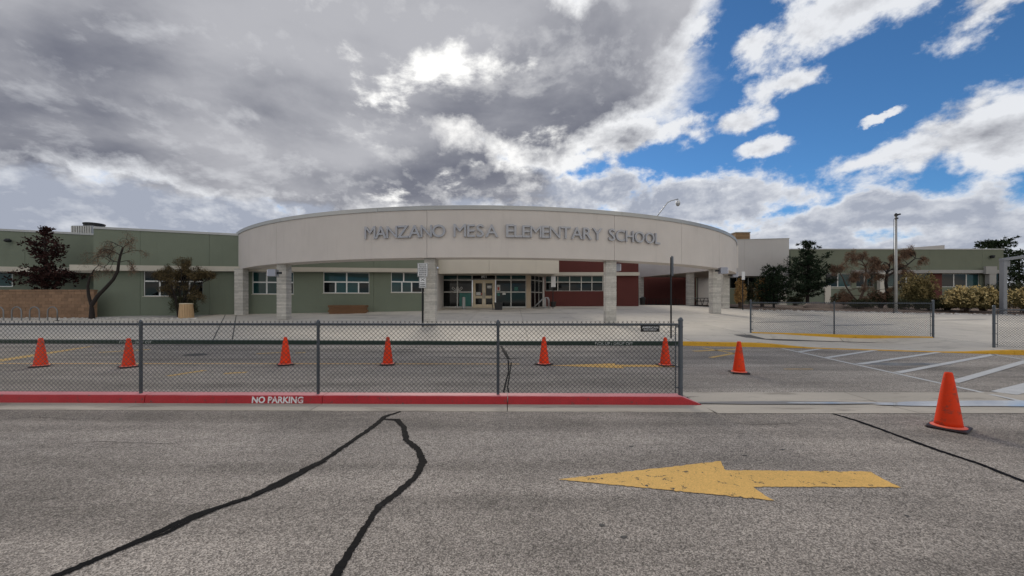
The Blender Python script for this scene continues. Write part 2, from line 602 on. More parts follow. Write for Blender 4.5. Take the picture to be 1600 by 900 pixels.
def inst(name, me, parent, loc, rot=(0, 0, 0), scale=(1, 1, 1)):
    o = bpy.data.objects.new(name, me)
    COL.objects.link(o)
    o.location = Vector(loc) - worldloc(parent)
    o.rotation_euler = rot
    o.scale = scale
    o.parent = parent
    return o


def copy_tree(o, parent=None):
    c = o.copy()
    COL.objects.link(c)
    c.parent = parent
    for ch in list(o.children):
        copy_tree(ch, c)
    return c


def mesh_only(mb, name, m):
    me = bpy.data.meshes.new(name)
    me.from_pydata(mb.v, [], mb.f)
    me.update()
    me.materials.append(MATS[m])
    return me


def chamfer_box(x, y, z, c, jit=0.0, rng=None):
    """block x by y by z centred on its base, edges chamfered"""
    mb = MB()
    rings = [(0, c), (c, 0), (z - c, 0), (z, c)]
    for zz, ins in rings:
        hx, hy = x / 2 - ins, y / 2 - ins
        for px, py in ((-hx + c, -hy), (hx - c, -hy), (hx, -hy + c), (hx, hy - c), (hx - c, hy), (-hx + c, hy), (-hx, hy - c), (-hx, -hy + c)):
            j = rng.uniform(-jit, jit) if rng and jit else 0
            mb.v.append(Vector((px + j, py + j, zz)))
    for i in range(3):
        for k in range(8):
            k2 = (k + 1) % 8
            mb.f.append((i * 8 + k, i * 8 + k2, i * 8 + 8 + k2, i * 8 + 8 + k))
    mb.f.append(tuple(reversed(range(8))))
    mb.f.append(tuple(24 + k for k in range(8)))
    return mb


_txt_cache = {}


def text_mb(ch, size, ext, bold=0.0, xs=1.0):
    """mesh of a text line: x along the line, y up, z out; returns builder and width"""
    key = (ch, size, ext, bold, xs)
    if key not in _txt_cache:
        cu = bpy.data.curves.new('t', 'FONT')
        cu.body = ch
        cu.size = size
        cu.extrude = ext
        cu.offset = bold
        cu.resolution_u = 3
        ob = bpy.data.objects.new('t', cu)
        COL.objects.link(ob)
        dg = bpy.context.evaluated_depsgraph_get()
        me = bpy.data.meshes.new_from_object(ob.evaluated_get(dg))
        mb = MB()
        vs = [Vector((v.co.x * xs, v.co.y, v.co.z)) for v in me.vertices]
        mb.add(vs, [tuple(p.vertices) for p in me.polygons])
        bpy.data.objects.remove(ob)
        bpy.data.curves.remove(cu)
        bpy.data.meshes.remove(me)
        _txt_cache[key] = mb
    return _txt_cache[key]


def place_text(mb, origin, xdir, updir):
    """map text builder into the world with its baseline start at origin"""
    x = Vector(xdir).normalized()
    y = Vector(updir).normalized()
    zz = x.cross(y)
    r = MB()
    r.v = [Vector(origin) + x * v.x + y * v.y + zz * v.z for v in mb.v]
    r.f = list(mb.f)
    return r


def width(mb):
    return max(v.x for v in mb.v) - min(v.x for v in mb.v), min(v.x for v in mb.v)


# ------------------------------------------------------------------ ground, roads, kerbs
def sheet(name, xs, ys, zf, m, kind='structure', parent=None):
    mb = MB()
    for y in ys:
        for x in xs:
            mb.v.append(Vector((x, y, zf(x, y))))
    w = len(xs)
    for j in range(len(ys) - 1):
        for i in range(w - 1):
            mb.f.append((j * w + i, j * w + i + 1, (j + 1) * w + i + 1, (j + 1) * w + i))
    if parent is not None:
        return mb.build(name, m, parent)
    return mb.build(name, m, kind=kind)


def frange(a, b, s):
    n = max(1, round((b - a) / s))
    return [a + (b - a) * i / n for i in range(n + 1)]


XS = [-3000, -600, -200, -90] + frange(-60, 60, 1.5)[0:] + [90, 200, 600, 3000]
YS = [-3000, -600, -100, -40, -10, 0, 4] + frange(6, 38, .8) + [42, 48, 60, 90, 200, 600, 3000]
sheet('ground', XS, YS, lambda x, y: (gz(x, y) - .10 - 2.0 * ramp_dip(x, y)) if y > dk(x) + .4 else -.12, 'terrain')

front_road = struct('front_road')
mb = MB()
xr_ = frange(-60, 2.95, 1.8) + [2.965] + frange(4, 60, 4)
for x in xr_:
    ye = kd(x) - .30 if x < 2.96 else 5.55
    for y in (-40, -15, -5, 0, 2.5, 4.5, ye):
        mb.v.append(Vector((x, y, 0)))
for i in range(len(xr_) - 1):
    for j in range(6):
        mb.f.append((i * 7 + j, (i + 1) * 7 + j, (i + 1) * 7 + j + 1, i * 7 + j + 1))
mb.build('asphalt', 'chip_seal', front_road)
back_road = struct('back_road')
mb = MB()
xs = frange(-60, 60, 2)
for x in xs:
    mb.v.append(Vector((x, kd(x) + .20 if x < 3 else 6.80, .002)))
    mb.v.append(Vector((x, dk(x) + .02, .002)))
for i in range(len(xs) - 1):
    mb.f.append((2 * i, 2 * i + 2, 2 * i + 3, 2 * i + 1))
mb.build('asphalt', 'back_asphalt', back_road)

# gutter: strip in front of the red kerb, then the valley gutter across the opening
gutter = struct('gutter')
J = [-60, -45, -30, -20, -14.6, -11.7, -8.8, -5.83, -2.99, -.07, 2.95]
for a, b in zip(J, J[1:]):
    m_ = MB()
    g = .006
    m_.hexa([(a + g, kd(a) - .36, -.1), (b - g, kd(b) - .36, -.1), (b - g, kd(b) - .004, -.1), (a + g, kd(a) - .004, -.1)],
            [(a + g, kd(a) - .36, .006), (b - g, kd(b) - .36, .006), (b - g, kd(b) - .004, .012), (a + g, kd(a) - .004, .012)])
    m_.build('gutter_slab', 'gutter_concrete', gutter)
J2 = [2.962, 5.9, 8.9, 12, 18, 30, 60]
for a, b in zip(J2, J2[1:]):
    m_ = MB()
    g = .006
    ys = [5.535, 5.95, 6.12, 6.35, 6.815]
    zs = [.006, -.004, -.012, -.004, .010]
    for y, z in zip(ys, zs):
        m_.v += [Vector((a + g, y, z)), Vector((b - g, y, z))]
    for i in range(4):
        m_.f.append((2 * i, 2 * i + 1, 2 * i + 3, 2 * i + 2))
    m_.build('gutter_slab', 'gutter_concrete', gutter)

# puddles: shallow pools with an uneven edge


def pool(name, cx, cy, rx, ry, z, seed, m='puddle_water_sky_tint', n=40, taper=0.0):
    rng = random.Random(seed)
    ph = [rng.uniform(0, 6.28) for _ in range(4)]
    mb = MB()
    mb.v.append(Vector((cx, cy, z)))
    for k in range(n):
        a = 2 * PI * k / n
        r = 1 + .10 * math.sin(2 * a + ph[0]) + .08 * math.sin(3 * a + ph[1]) + .05 * math.sin(5 * a + ph[2]) + .03 * math.sin(9 * a + ph[3])
        mb.v.append(Vector((cx + rx * r * math.cos(a), cy + ry * r * math.sin(a), z)))
    for k in range(n):
        mb.f.append((0, 1 + k, 1 + (k + 1) % n))
    return mb.build(name, m, kind='structure')


p = gp(1530, 631)
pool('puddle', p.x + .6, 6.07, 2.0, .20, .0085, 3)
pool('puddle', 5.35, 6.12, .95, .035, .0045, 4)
pool('damp_patch', 4.2, 6.14, 1.6, .085, .0025, 5, 'damp')
p = gp(1408, 569)
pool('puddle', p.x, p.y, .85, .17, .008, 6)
pool('damp_patch', p.x, p.y, 1.15, .27, .006, 7, 'damp')

# red kerb in cast lengths
red_kerb = struct('kerb')
KJ = [-60, -40, -25, -14.6, -11.7, -8.8, -5.83, -2.99, -.07, 2.66]
KH = .138
kerb_seg = {}
for i, (a, b) in enumerate(zip(KJ, KJ[1:])):
    g = .005
    n_ = 14
    mb = MB()
    rng = random.Random(50 + i)
    rows = [(0.0, -.08), (0.004, .004), (.022, KH - .03), (.034, KH - .008), (.055, KH), (.225, KH), (.235, -.05)]
    last = i == len(KJ) - 2
    for k in range(n_ + 1):
        x = a + g + (b - a - 2 * g) * k / n_
        for dy, z in rows:
            e = rng.uniform(-.003, .003) if .003 < dy < .2 else 0
            mb.v.append(Vector((x, kd(x) + dy + e, z + e * .6)))
    if last:        # the nose slopes down to the gutter
        for dy, z in rows:
            mb.v.append(Vector((2.955, kd(2.955) + dy * .8 + .02, min(z, .012))))
        n_ += 1
    w = len(rows)
    for k in range(n_):
        for j in range(w - 1):
            mb.f.append((k * w + j, (k + 1) * w + j, (k + 1) * w + j + 1, k * w + j + 1))
    mb.f.append(tuple(reversed(range(w))))
    mb.f.append(tuple(n_ * w + j for j in range(w)))
    o = mb.build('kerb_segment', 'kerb_red', red_kerb)
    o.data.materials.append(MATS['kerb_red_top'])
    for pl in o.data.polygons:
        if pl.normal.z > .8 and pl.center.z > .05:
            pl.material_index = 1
    kerb_seg[i] = o


def kerb_text(txt, px0, px1, d_of, py_base, hgt, m, parent, ext=.0015, bold=0.0):
    raw = text_mb(txt, 1.0, ext, bold)
    w0, off = width(raw)
    d0 = d_of(0)
    X0, X1 = (px0 - CX) / F * d_of((px0 - CX) / F * d0), (px1 - CX) / F * d_of((px1 - CX) / F * d0)
    capz = max(v.y for v in raw.v)
    t = MB()
    t.v = [Vector(((v.x - off) * (X1 - X0) / w0, v.y * hgt / capz, v.z)) for v in raw.v]
    t.f = raw.f
    return t, X0, X1


# NO PARKING on the kerb face
t, X0, X1 = kerb_text('NO PARKING', 394, 474, lambda x: kd(x) + .012, 629, .098, None, None, .0012, .03)
dirx = Vector((X1 - X0, kd(X1) - kd(X0), 0))
place_text(t, (X0, kd(X0) + .0005, .022), dirx, (0, .018 / .12, 1)).build('stencil_lettering', 'stencil_white', kerb_seg[7])

# rear kerbs: green, then yellow dropping to the ramp, then yellow again
rear_kerb = struct('kerb')


def kerb_run(x0, x1, m, joints, drop=None):
    a = x0
    cuts = [x0] + [j for j in joints if x0 < j < x1] + [x1]
    res = []
    for a, b in zip(cuts, cuts[1:]):
        mb = MB()
        n_ = max(2, int((b - a) / .5))
        rows = [(0.0, -.06), (.012, None), (.035, .012), (.16, .012), (.17, -.1)]
        for k in range(n_ + 1):
            x = a + .004 + (b - a - .008) * k / n_
            top = gz(x, dk(x) + .02) + .004
            for dy, z in rows:
                zz = top - .014 if z is None else (z if z < 0 else top + z - .012)
                if dy > .1 and z > 0:
                    zz = gz(x, dk(x) + dy) + .006
                mb.v.append(Vector((x, dk(x) + dy, zz)))
        w = len(rows)
        for k in range(n_):
            for j in range(w - 1):
                mb.f.append((k * w + j, (k + 1) * w + j, (k + 1) * w + j + 1, k * w + j + 1))
        mb.f.append(tuple(reversed(range(w))))
        mb.f.append(tuple(n_ * w + j for j in range(w)))
        res.append(mb.build('kerb_segment', m, rear_kerb))
    return res


gr = kerb_run(-60, 6.28, 'kerb_green', [-45, -30, -21, -15, -12, -9, -6, -3, 0, 3])
yl = kerb_run(6.28, 40, 'kerb_yellow', [8.0, 9.4, 11.5, 13.4, 15.4, 18, 24, 30])
for txt, a, b, seg in (('PICK UP / DROP OFF', 930, 989, 9), ('PICK UP / DROP OFF', 186, 236, 3)):
    t, X0, X1 = kerb_text(txt, a, b, lambda x: dk(x), 535, .10, None, None, .0012, .012)
    segs = [s_ for s_ in gr if abs(s_.location.x - (X0 + X1) / 2) < s_.dimensions.x / 2 + 1.5]
    best = min(gr, key=lambda s_: abs(worldloc(s_).x - (X0 + X1) / 2))
    place_text(t, (X0, dk(X0) - .004, .028), (X1 - X0, dk(X1) - dk(X0), 0), (0, .1, 1)).build('stencil_lettering', 'stencil_grey', best)

# plaza: concrete slabs with open joints
WA, WB = Vector((-26.7, 24.5, 0)), Vector((-5.7, 29.0, 0))           # line of the green wing's front wall


def wall_y(x):
    return WA.y + (x - WA.x) * (WB.y - WA.y) / (WB.x - WA.x)


pa, pb = gp(1150, 484.5), gp(1400, 489.5)


def bed_y(x):
    return pa.y + (x - pa.x) * (pb.y - pa.y) / (pb.x - pa.x)


def far_y(x):
    if x < -18.6:
        return min(wall_y(x) - 1.15, 22.6)
    if x > 18.5:
        return max(min(bed_y(x), 31.5), 16)
    return 46.0


plaza = struct('plaza')
mb = MB()
px_ = frange(-60, 60, 1.5)
rows_t = [0, .03, .1, .2, .35, .5, .75, 1.0]
for x in px_:
    for t_ in rows_t:
        y0, y1 = dk(x) + .175, max(far_y(x), dk(x) + .5)
        y = y0 + (y1 - y0) * t_
        mb.v.append(Vector((x, y, gz(x, y) - .035 - 1.2 * ramp_dip(x, y))))
w = len(rows_t)
for k in range(len(px_) - 1):
    for j in range(w - 1):
        mb.f.append((k * w + j, (k + 1) * w + j, (k + 1) * w + j + 1, k * w + j + 1))
mb.build('bedding', 'joint_dark', plaza)
cols = frange(-45.75, 47, 3.05)
cuts_d = [.17, 1.9, 4.6, 7.4, 10.2, 13.0, 15.8, 18.6, 21.4, 24.2, 27.0, 30.0, 33.0]
for xa, xb in zip(cols, cols[1:]):
    for da, db in zip(cuts_d, cuts_d[1:]):
        g = .009
        q = []
        for x, dd in ((xa + g, da + g), (xb - g, da + g), (xb - g, db - g), (xa + g, db - g)):
            # joints run square to the kerb on the left, the far rows straighten out
            y = min(dk(x) + dd, far_y(x))
            q.append((x, y))
        if q[3][1] - q[0][1] < .12 and q[2][1] - q[1][1] < .12:
            continue
        xm, ym = (xa + xb) / 2, (q[0][1] + q[3][1]) / 2
        if da < 4 and xb > 8.4 and xa < 16.2:
            n_ = 24
            sub = MB()
            for jj in range(n_ + 1):
                for ii in range(n_ + 1):
                    x = xa + g + (xb - xa - 2 * g) * ii / n_
                    dd = da + g + (db - da - 2 * g) * jj / n_
                    y = dk(x) + dd
                    sub.v.append(Vector((x, y, gz(x, y))))
            for jj in range(n_):
                for ii in range(n_):
                    a_ = jj * (n_ + 1) + ii
                    sub.f.append((a_, a_ + 1, a_ + n_ + 2, a_ + n_ + 1))
            sub.build('slab', 'concrete', plaza)
            continue
        m_ = MB()
        m_.hexa([(x, y, gz(x, y) - .06) for x, y in q], [(x, y, gz(x, y)) for x, y in q])
        m_.build('slab', 'concrete', plaza)

# beds of dirt and pale gravel
mb = MB()
px_ = frange(18.5, 70, 2.0)
for x in px_:
    for t_ in (0, .25, .5, .75, 1.0):
        y0 = max(min(bed_y(x), 31.5), 16) - .02
        y = y0 + (60 - y0) * t_ ** 1.5
        bump_ = .05 * math.sin(x * 1.7 + y) + .04
        mb.v.append(Vector((x, y, gz(x, y) - .03 + (bump_ if 0 < t_ < 1 else 0))))
for k in range(len(px_) - 1):
    for j in range(4):
        mb.f.append((k * 5 + j, (k + 1) * 5 + j, (k + 1) * 5 + j + 1, k * 5 + j + 1))
mb.build('dirt_bed', 'dirt', kind='structure')
mb = MB()
px_ = frange(-60, -18.6, 1.5)
for x in px_:
    for t_ in (0, .5, 1.0):
        y0, y1 = far_y(x) - .02, wall_y(x) + .4 if x > -26.5 else 27.0
        y = y0 + (y1 - y0) * t_
        mb.v.append(Vector((x, y, gz(x, y) + (.03 if t_ == .5 else -.02) + .02 * math.sin(3 * x))))
for k in range(len(px_) - 1):
    for j in range(2):
        mb.f.append((k * 3 + j, (k + 1) * 3 + j, (k + 1) * 3 + j + 1, k * 3 + j + 1))
mb.build('gravel_bed', 'gravel_grey', kind='structure')


def pebble(mb, c, r, rng):
    o = len(mb.v)
    pts = []
    for k in range(5):
        a = k * 1.2566 + rng.uniform(-.3, .3)
        rr = r * rng.uniform(.7, 1.2)
        pts.append(Vector((c[0] + rr * math.cos(a), c[1] + rr * math.sin(a), c[2] - r * .1)))
    top = Vector((c[0] + rng.uniform(-.2, .2) * r, c[1] + rng.uniform(-.2, .2) * r, c[2] + r * rng.uniform(.5, .9)))
    mid = [p.lerp(top, .45) + Vector((0, 0, r * .3)) for p in pts]
    mb.v += pts + mid + [top]
    for k in range(5):
        k2 = (k + 1) % 5
        mb.f += [(o + k, o + k2, o + 5 + k2, o + 5 + k), (o + 5 + k, o + 5 + k2, o + 10)]


rng = random.Random(11)
mb = MB()
for i in range(900):
    x = rng.uniform(-34, -18.8)
    y = far_y(x) + abs(rng.gauss(0, .5)) - .05
    if x > -26.5:
        y = min(y, wall_y(x) - .15)
    pebble(mb, (x, y, gz(x, y)), rng.uniform(.03, .10), rng)
for i in range(1100):
    x = rng.uniform(18.8, 40)
    y = max(min(bed_y(x), 31.5), 16) + abs(rng.gauss(0, .45)) - .05
    pebble(mb, (x, y, gz(x, y) - .01), rng.uniform(.03, .11), rng)
mb.build('edging_stones', 'stone_pale', kind='stuff')
# boulders in the dirt bed
for i, (px, py, r, lab) in enumerate(((1292, 481, .75, 'low brown boulder in the dirt bed left of the bare tree'), (1320, 478, .60, 'grey boulder under the leaning bare tree'), (1366, 480, .62, 'dark rounded boulder left of the tall pole'))):
    p = gp(px, max(py, 482))
    rng = random.Random(80 + i)
    mb = MB()
    prof = []
    n_ = 12
    for j, (rr, zz) in enumerate(((1.0, -.1), (1.04, .2), (.9, .42), (.6, .58), (.2, .64))):
        for k in range(n_):
            a = 2 * PI * k / n_
            e = rng.uniform(.88, 1.12)
            mb.v.append(Vector((p.x + r * rr * e * 1.35 * math.cos(a), p.y + 1.0 + r * rr * e * .8 * math.sin(a), p.z + r * zz * e * 1.0)))
    for j in range(4):
        for k in range(n_):
            k2 = (k + 1) % n_
            mb.f.append((j * n_ + k, j * n_ + k2, (j + 1) * n_ + k2, (j + 1) * n_ + k))
    mb.f.append(tuple(4 * n_ + k for k in range(n_)))
    o = mb.build('boulder', 'rock', smooth=True)
    o['label'], o['category'], o['group'] = lab, 'boulder', 'boulders in the dirt bed'

# ------------------------------------------------------------------ road markings


def poly_px(name, pts, m, parent, z=.006):
    mb = MB()
    for p in pts:
        q = gp(*p)
        mb.v.append(Vector((q.x, q.y, z)))
    rr = random.Random(len(pts))
    out = []
    for i, a_ in enumerate(mb.v):
        b_ = mb.v[(i + 1) % len(mb.v)]
        k_ = max(1, int((b_ - a_).length / .035))
        for t_ in range(k_):
            out.append(a_.lerp(b_, t_ / k_) + Vector((rr.gauss(0, .0045), rr.gauss(0, .0045), 0)))
    mb.v = out
    mb.f.append(tuple(range(len(out))))
    # face upward
    a = sum(mb.v[i].x * mb.v[(i + 1) % len(pts)].y - mb.v[(i + 1) % len(pts)].x * mb.v[i].y for i in range(len(pts)))
    if a < 0:
        mb.f = [tuple(reversed(mb.f[0]))]
    return mb.build(name, m, parent)


def strip(mb, pts, ws, z, rng=None, jit=0.0):
    o = len(mb.v)
    P = [Vector((p[0], p[1], 0)) for p in pts]
    for i, p in enumerate(P):
        t = (P[min(i + 1, len(P) - 1)] - P[max(i - 1, 0)]).normalized()
        nrm = Vector((-t.y, t.x, 0))
        w = ws[i] if isinstance(ws, (list, tuple)) else ws
        a = w / 2 * (1 + (rng.uniform(-jit, jit) if rng else 0))
        b = w / 2 * (1 + (rng.uniform(-jit, jit) if rng else 0))
        mb.v += [p - nrm * a + Vector((0, 0, z)), p + nrm * b + Vector((0, 0, z))]
    for i in range(len(P) - 1):
        f_ = (o + 2 * i, o + 2 * i + 2, o + 2 * i + 3, o + 2 * i + 1)
        mb.f.append(f_)
    return mb


poly_px('painted_arrow', [(872, 750), (1126, 721.5), (1133, 736), (1358, 738), (1406, 762.5), (1176, 762), (1209, 783)], 'yellow_paint', front_road, .005)
p0 = gp(858, 571.5)
arrow = [(0, 0), (1.69, .39), (1.62, .16), (2.97, .16), (2.97, -.16), (1.69, -.16), (1.72, -.39)]
mb = MB()
mb.v = [Vector((p0.x + x * 1.05, p0.y + y * 1.0 - .02 * x, .008)) for x, y in arrow]
mb.f = [tuple(reversed(range(7)))]
mb.build('painted_arrow', 'yellow_paint', back_road)
# thin yellow lane line
mb = MB()
strip(mb, [(-40, 10.15), (-14, 10.08), (-6, 10.05), (gp(812, 569).x, 10.0)], .085, .007)
mb.build('lane_line', 'yellow_paint', back_road)
# remains of older yellow arrows
mb = MB()
q0, q1 = gp(-60, 573), gp(142, 541.5)
strip(mb, [q0, q0.lerp(q1, .5), q1], [.42, .40, .16], .006)
mb.build('faded_stripe', 'faded_yellow', back_road)
for (a, b, w_) in (((262, 588), (320, 579), .16), ((350, 584), (386, 582), .16), ((155, 551), (235, 546), .22), ((400, 553), (440, 551), .16), ((462, 552), (478, 551), .16), ((1084, 549), (1150, 546), .2), ((1110, 559), (1150, 552), .14), ((1100, 544), (1150, 553), .12), ((1225, 577), (1270, 577), .06)):
    mb = MB()
    q0, q1 = gp(*a), gp(*b)
    strip(mb, [q0, q0.lerp(q1, .5), q1], w_, .0065)
    mb.build('faded_stripe', 'faded_yellow', back_road)
# white hatching by the ramp
mb = MB()
q0, q1 = gp(1222, 544.5), gp(1640, 637)
strip(mb, [q0, q1], .10, .0062)
mb.build('hatch_line', 'white_paint', back_road)
for a, b, w_ in (((1247, 550.5), (1281, 545.5), .15), ((1290, 559.5), (1368, 546.8), .15), ((1342, 569.5), (1466, 550.5), .15), ((1402, 583), (1556, 553.5), .15), ((1489, 598), (1606, 564), .16), ((1568, 615), (1640, 596), .30), ((1546, 553), (1640, 569), .09)):
    mb = MB()
    q0, q1 = gp(*a), gp(*b)
    strip(mb, [q0, q1], w_, .0100)
    mb.build('hatch_line', 'white_paint', back_road)
# tar in the cracks
rng = random.Random(5)


def tar(name, pts, ws, parent, z):
    P = [gp(*p) for p in pts]
    # finer points between
    Q, W = [], []
    for i in range(len(P) - 1):
        for k in range(12):
            t_ = k / 12
            Q.append(P[i].lerp(P[i + 1], t_) + Vector((rng.uniform(-.004, .004), rng.uniform(-.004, .004), 0)))
            W.append(1.3 * (ws[i] + (ws[i + 1] - ws[i]) * t_))
    Q.append(P[-1])
    W.append(1.3 * ws[-1])
    mb = MB()
    strip(mb, Q, W, z, rng, .22)
    mb.build(name, 'crack_tar', parent)


def zp(lst):
    return [(x / 2, 600 + y / 2) for x, y in lst]


tar('crack_seal', zp([(1252, 87), (1205, 102), (1165, 135), (1100, 180), (1020, 235), (900, 298), (780, 357), (600, 415), (480, 472), (340, 535), (190, 597), (60, 650)]), [.03, .06, .055, .05, .05, .085, .055, .05, .055, .045, .05, .05], front_road, .0045)
tar('crack_seal', zp([(1022, 243), (960, 270), (880, 318), (790, 352), (700, 384), (600, 425), (520, 470), (430, 500)]), [.01, .035, .035, .02, .02, .03, .03, .01], front_road, .0062)
tar('crack_seal', zp([(1200, 112), (1240, 112), (1262, 135), (1270, 175), (1308, 208), (1322, 245), (1300, 290), (1250, 335), (1185, 385), (1160, 420), (1110, 500), (1060, 580), (1030, 640)]), [.03, .06, .05, .055, .055, .055, .05, .055, .05, .035, .04, .045, .045], front_road, .0053)
tar('crack_seal', [(1300, 646.5), (1340, 658), (1400, 680), (1460, 702.5), (1530, 725), (1600, 753.5), (1700, 795)], [.03, .05, .04, .05, .045, .04, .04], front_road, .0045)
tar('crack_seal', [(783, 541), (790, 553), (795, 562)], [.06, .09, .06], back_road, .0066)
tar('crack_seal', [(794, 563), (795, 580), (790, 600), (787, 614)], [.035, .025, .025, .025], back_road, .0072)
tar('crack_seal', [(799, 566), (796, 588), (793, 606), (795, 614)], [.025, .02, .02, .02], back_road, .0078)
tar('crack_seal', [(660, 557.5), (700, 558.5), (740, 559), (790, 561), (830, 559)], [.015, .03, .03, .06, .015], back_road, .0084)
tar('crack_seal', [(620, 547), (640, 546.5), (652, 547)], [.04, .07, .02], back_road, .0084)
p = gp(306, 554.5)
pool('oil_stain', p.x, p.y, .36, .28, .007, 9, 'oil')
# hairline cracks in the road
for pts in ([(60, 700), (150, 690), (260, 694), (330, 684)], [(1385, 682), (1400, 690), (1440, 694), (1470, 706)], [(0, 655), (60, 652), (120, 656)], [(1130, 660), (1180, 664), (1250, 661)]):
    tar('hairline_crack', pts, [.002, .005, .004, .002][:len(pts)], front_road, .0025)
p = gp(980, 636)
rng = random.Random(21)
for i in range(7):
    p = gp(rng.uniform(830, 1500), rng.uniform(690, 880))
    pool('oil_stain', p.x, p.y, rng.uniform(.012, .03), rng.uniform(.008, .02), .004, 30 + i, 'oil', 12)

# ------------------------------------------------------------------ chain-link fences
PITCH = .072


def chain_mesh(mb, A, u, s0, s1, zbot, ztop, r=.0033, wav=.0):
    """two families of woven wires between s0 and s1; zbot/ztop are functions of s"""
    H = 16 * PITCH
    hh = 1.0

    def pt(s, t, off):
        z = zbot(s) + (ztop(s) - zbot(s)) * t
        return Vector((A[0] + u[0] * s - u[1] * off, A[1] + u[1] * s + u[0] * off, z))
    i0 = int((s0 - H) / PITCH) - 1
    i1 = int(s1 / PITCH) + 18

    def bar(p, q):
        d = (q - p).normalized()
        a = Vector((-u[1], u[0], 0)) * r
        b = d.cross(a).normalized() * r
        o = len(mb.v)
        for c in (p, q):
            mb.v += [c + a, c - a * .5 + b * .87, c - a * .5 - b * .87]
        mb.f += [(o, o + 1, o + 4, o + 3), (o + 1, o + 2, o + 5, o + 4), (o + 2, o, o + 3, o + 5)]
    for i in range(i0, i1):
        for sg in (1, -1):
            sa, sb = i * PITCH, i * PITCH + sg * H
            ta, tb = 0.0, 1.0
            # clip
            lo, hi = 0.0, 1.0
            for lim, side in ((s0, 1), (s1, -1)):
                va, vb = (sa - lim) * side, (sb - lim) * side
                if va < 0 and vb < 0:
                    lo, hi = 1, 0
                elif va < 0:
                    lo = max(lo, va / (va - vb))
                elif vb < 0:
                    hi = min(hi, va / (va - vb))
            if hi - lo < .01:
                continue
            bar(pt(sa + (sb - sa) * lo, lo, sg * .003), pt(sa + (sb - sa) * hi, hi, sg * .003))
            if hi == 1.0 and sg == 1:
                e = pt(sb, 1.0, 0)
                bar(e, e + Vector((u[0] * .012, u[1] * .012, .022)))
                bar(e, e + Vector((-u[0] * .012, -u[1] * .012, .022)))


def chain_fence(A, B, posts, zg, hpost, label, rail_h, terminals, group=None, capped=True, mesh_lo=.03):
    """posts: distances along A->B"""
    L = (Vector((B[0], B[1], 0)) - Vector((A[0], A[1], 0))).length
    u = ((B[0] - A[0]) / L, (B[1] - A[1]) / L)
    root = thing('chain_link_fence', label, 'fence', (A[0], A[1], zg(0)), 0, group)

    def P(s, off=0.0):
        return (A[0] + u[0] * s - u[1] * off, A[1] + u[1] * s + u[0] * off)
    for s in posts:
        x, y = P(s)
        term = any(abs(s - t_) < .01 for t_ in terminals)
        r = .035 if term else .0235
        top = zg(s) + (hpost if term else rail_h + .03)
        o = MB().tube([(x, y, zg(s) - .1), (x, y, top)], r, 12).build('post', 'fence_grey', root, smooth=False)
        cp = MB().lathe([(r + .006, 0), (r + .006, .02), (r * .8, .045), (r * .3, .058)], 12, (x, y, top - .012))
        cp.build('post_cap', 'fence_grey', o)
        if not term:
            MB().lathe([(.034, -.02), (.034, .025)], 10, (x, y, zg(s) + rail_h - .005)).build('rail_loop', 'fence_grey', o)
        else:
            side = 1 if s < L / 2 else -1
            for h in (.12, .45, .78, 1.08):
                bb = MB()
                bb.lathe([(r + .004, -.012), (r + .005, .012)], 10, (x, y, zg(s) + h))
                bb.obox(P(s), u, side * (r - .01) if side > 0 else -(r + .05), side * (r + .05) if side > 0 else -(r - .01), -.006, .006, zg(s) + h - .012, zg(s) + h + .012)
                bb.build('tension_band', 'fence_grey', o)
            x2, y2 = P(s + side * (r + .045))
            MB().tube([(x2, y2, zg(s) + mesh_lo), (x2, y2, zg(s) + rail_h + .01)], .008, 6).build('tension_bar', 'fence_grey', o)
    n_ = 12
    rp = [(*P(L * k / n_), zg(L * k / n_) + rail_h) for k in range(n_ + 1)]
    MB().tube(rp, .0195, 8).build('top_rail', 'fence_grey', root)
    mb = MB()
    chain_mesh(mb, P(0, -.03), u, .07, L - .07, lambda s: zg(s) + mesh_lo, lambda s: zg(s) + rail_h + .035)
    o = mb.build('chain_link_mesh', 'fence_wire', root, kind='stuff')
    # tie wires
    mb = MB()
    s = .4
    while s < L - .3:
        x, y = P(s)
        mb.lathe([(.0245, -.004), (.0245, .004)], 6, (x, y, zg(s) + rail_h))
        s += .6
    return root, u, P, L


fy = lambda x: kd(x) + .125
A_, B_ = (-12.0, fy(-12.0)), (2.672, fy(2.672))
L_ = math.hypot(B_[0] - A_[0], B_[1] - A_[1])
pp = [L_ + .0, L_ - 2.895, L_ - 5.785, L_ - 8.67, L_ - 11.55, L_ - 14.4]
fence, fu, FP, FL = chain_fence(A_, B_, pp, lambda s: KH, 1.185, 'grey chain link fence on the red kerb in front', 1.115, [L_], 'chain link fences')
# red paint splashed up the feet of the posts
# maker's plate on the mesh
sx0, sx1 = (1001.5 - CX) / F * 6.04, (1031 - CX) / F * 6.04
pl = MB().box(sx0, sx1, fy(sx0) - .046, fy(sx0) - .042, 1.6 - 45.5 / 600 * 6.04, 1.6 - 35 / 600 * 6.04).build('maker_plate', 'dark_metal', fence)
for txt, zf_, h_, k0, k1 in (('AMERICAN', .60, .032, .08, .92), ('FENCE COMPANY', .30, .018, .16, .84)):
    raw = text_mb(txt, 1.0, .001, .01)
    w0, off = width(raw)
    cap = max(v.y for v in raw.v)
    t = MB()
    t.v = [Vector(((v.x - off) * (sx1 - sx0) * (k1 - k0) / w0, v.y * h_ / cap, v.z)) for v in raw.v]
    t.f = raw.f
    zz = 1.6 - 45.5 / 600 * 6.04
    place_text(t, (sx0 + (sx1 - sx0) * k0, fy(sx0) - .0475, zz + .105 * zf_ - .01), (1, 0, 0), (0, 0, 1)).build('lettering', 'sign_white', pl)

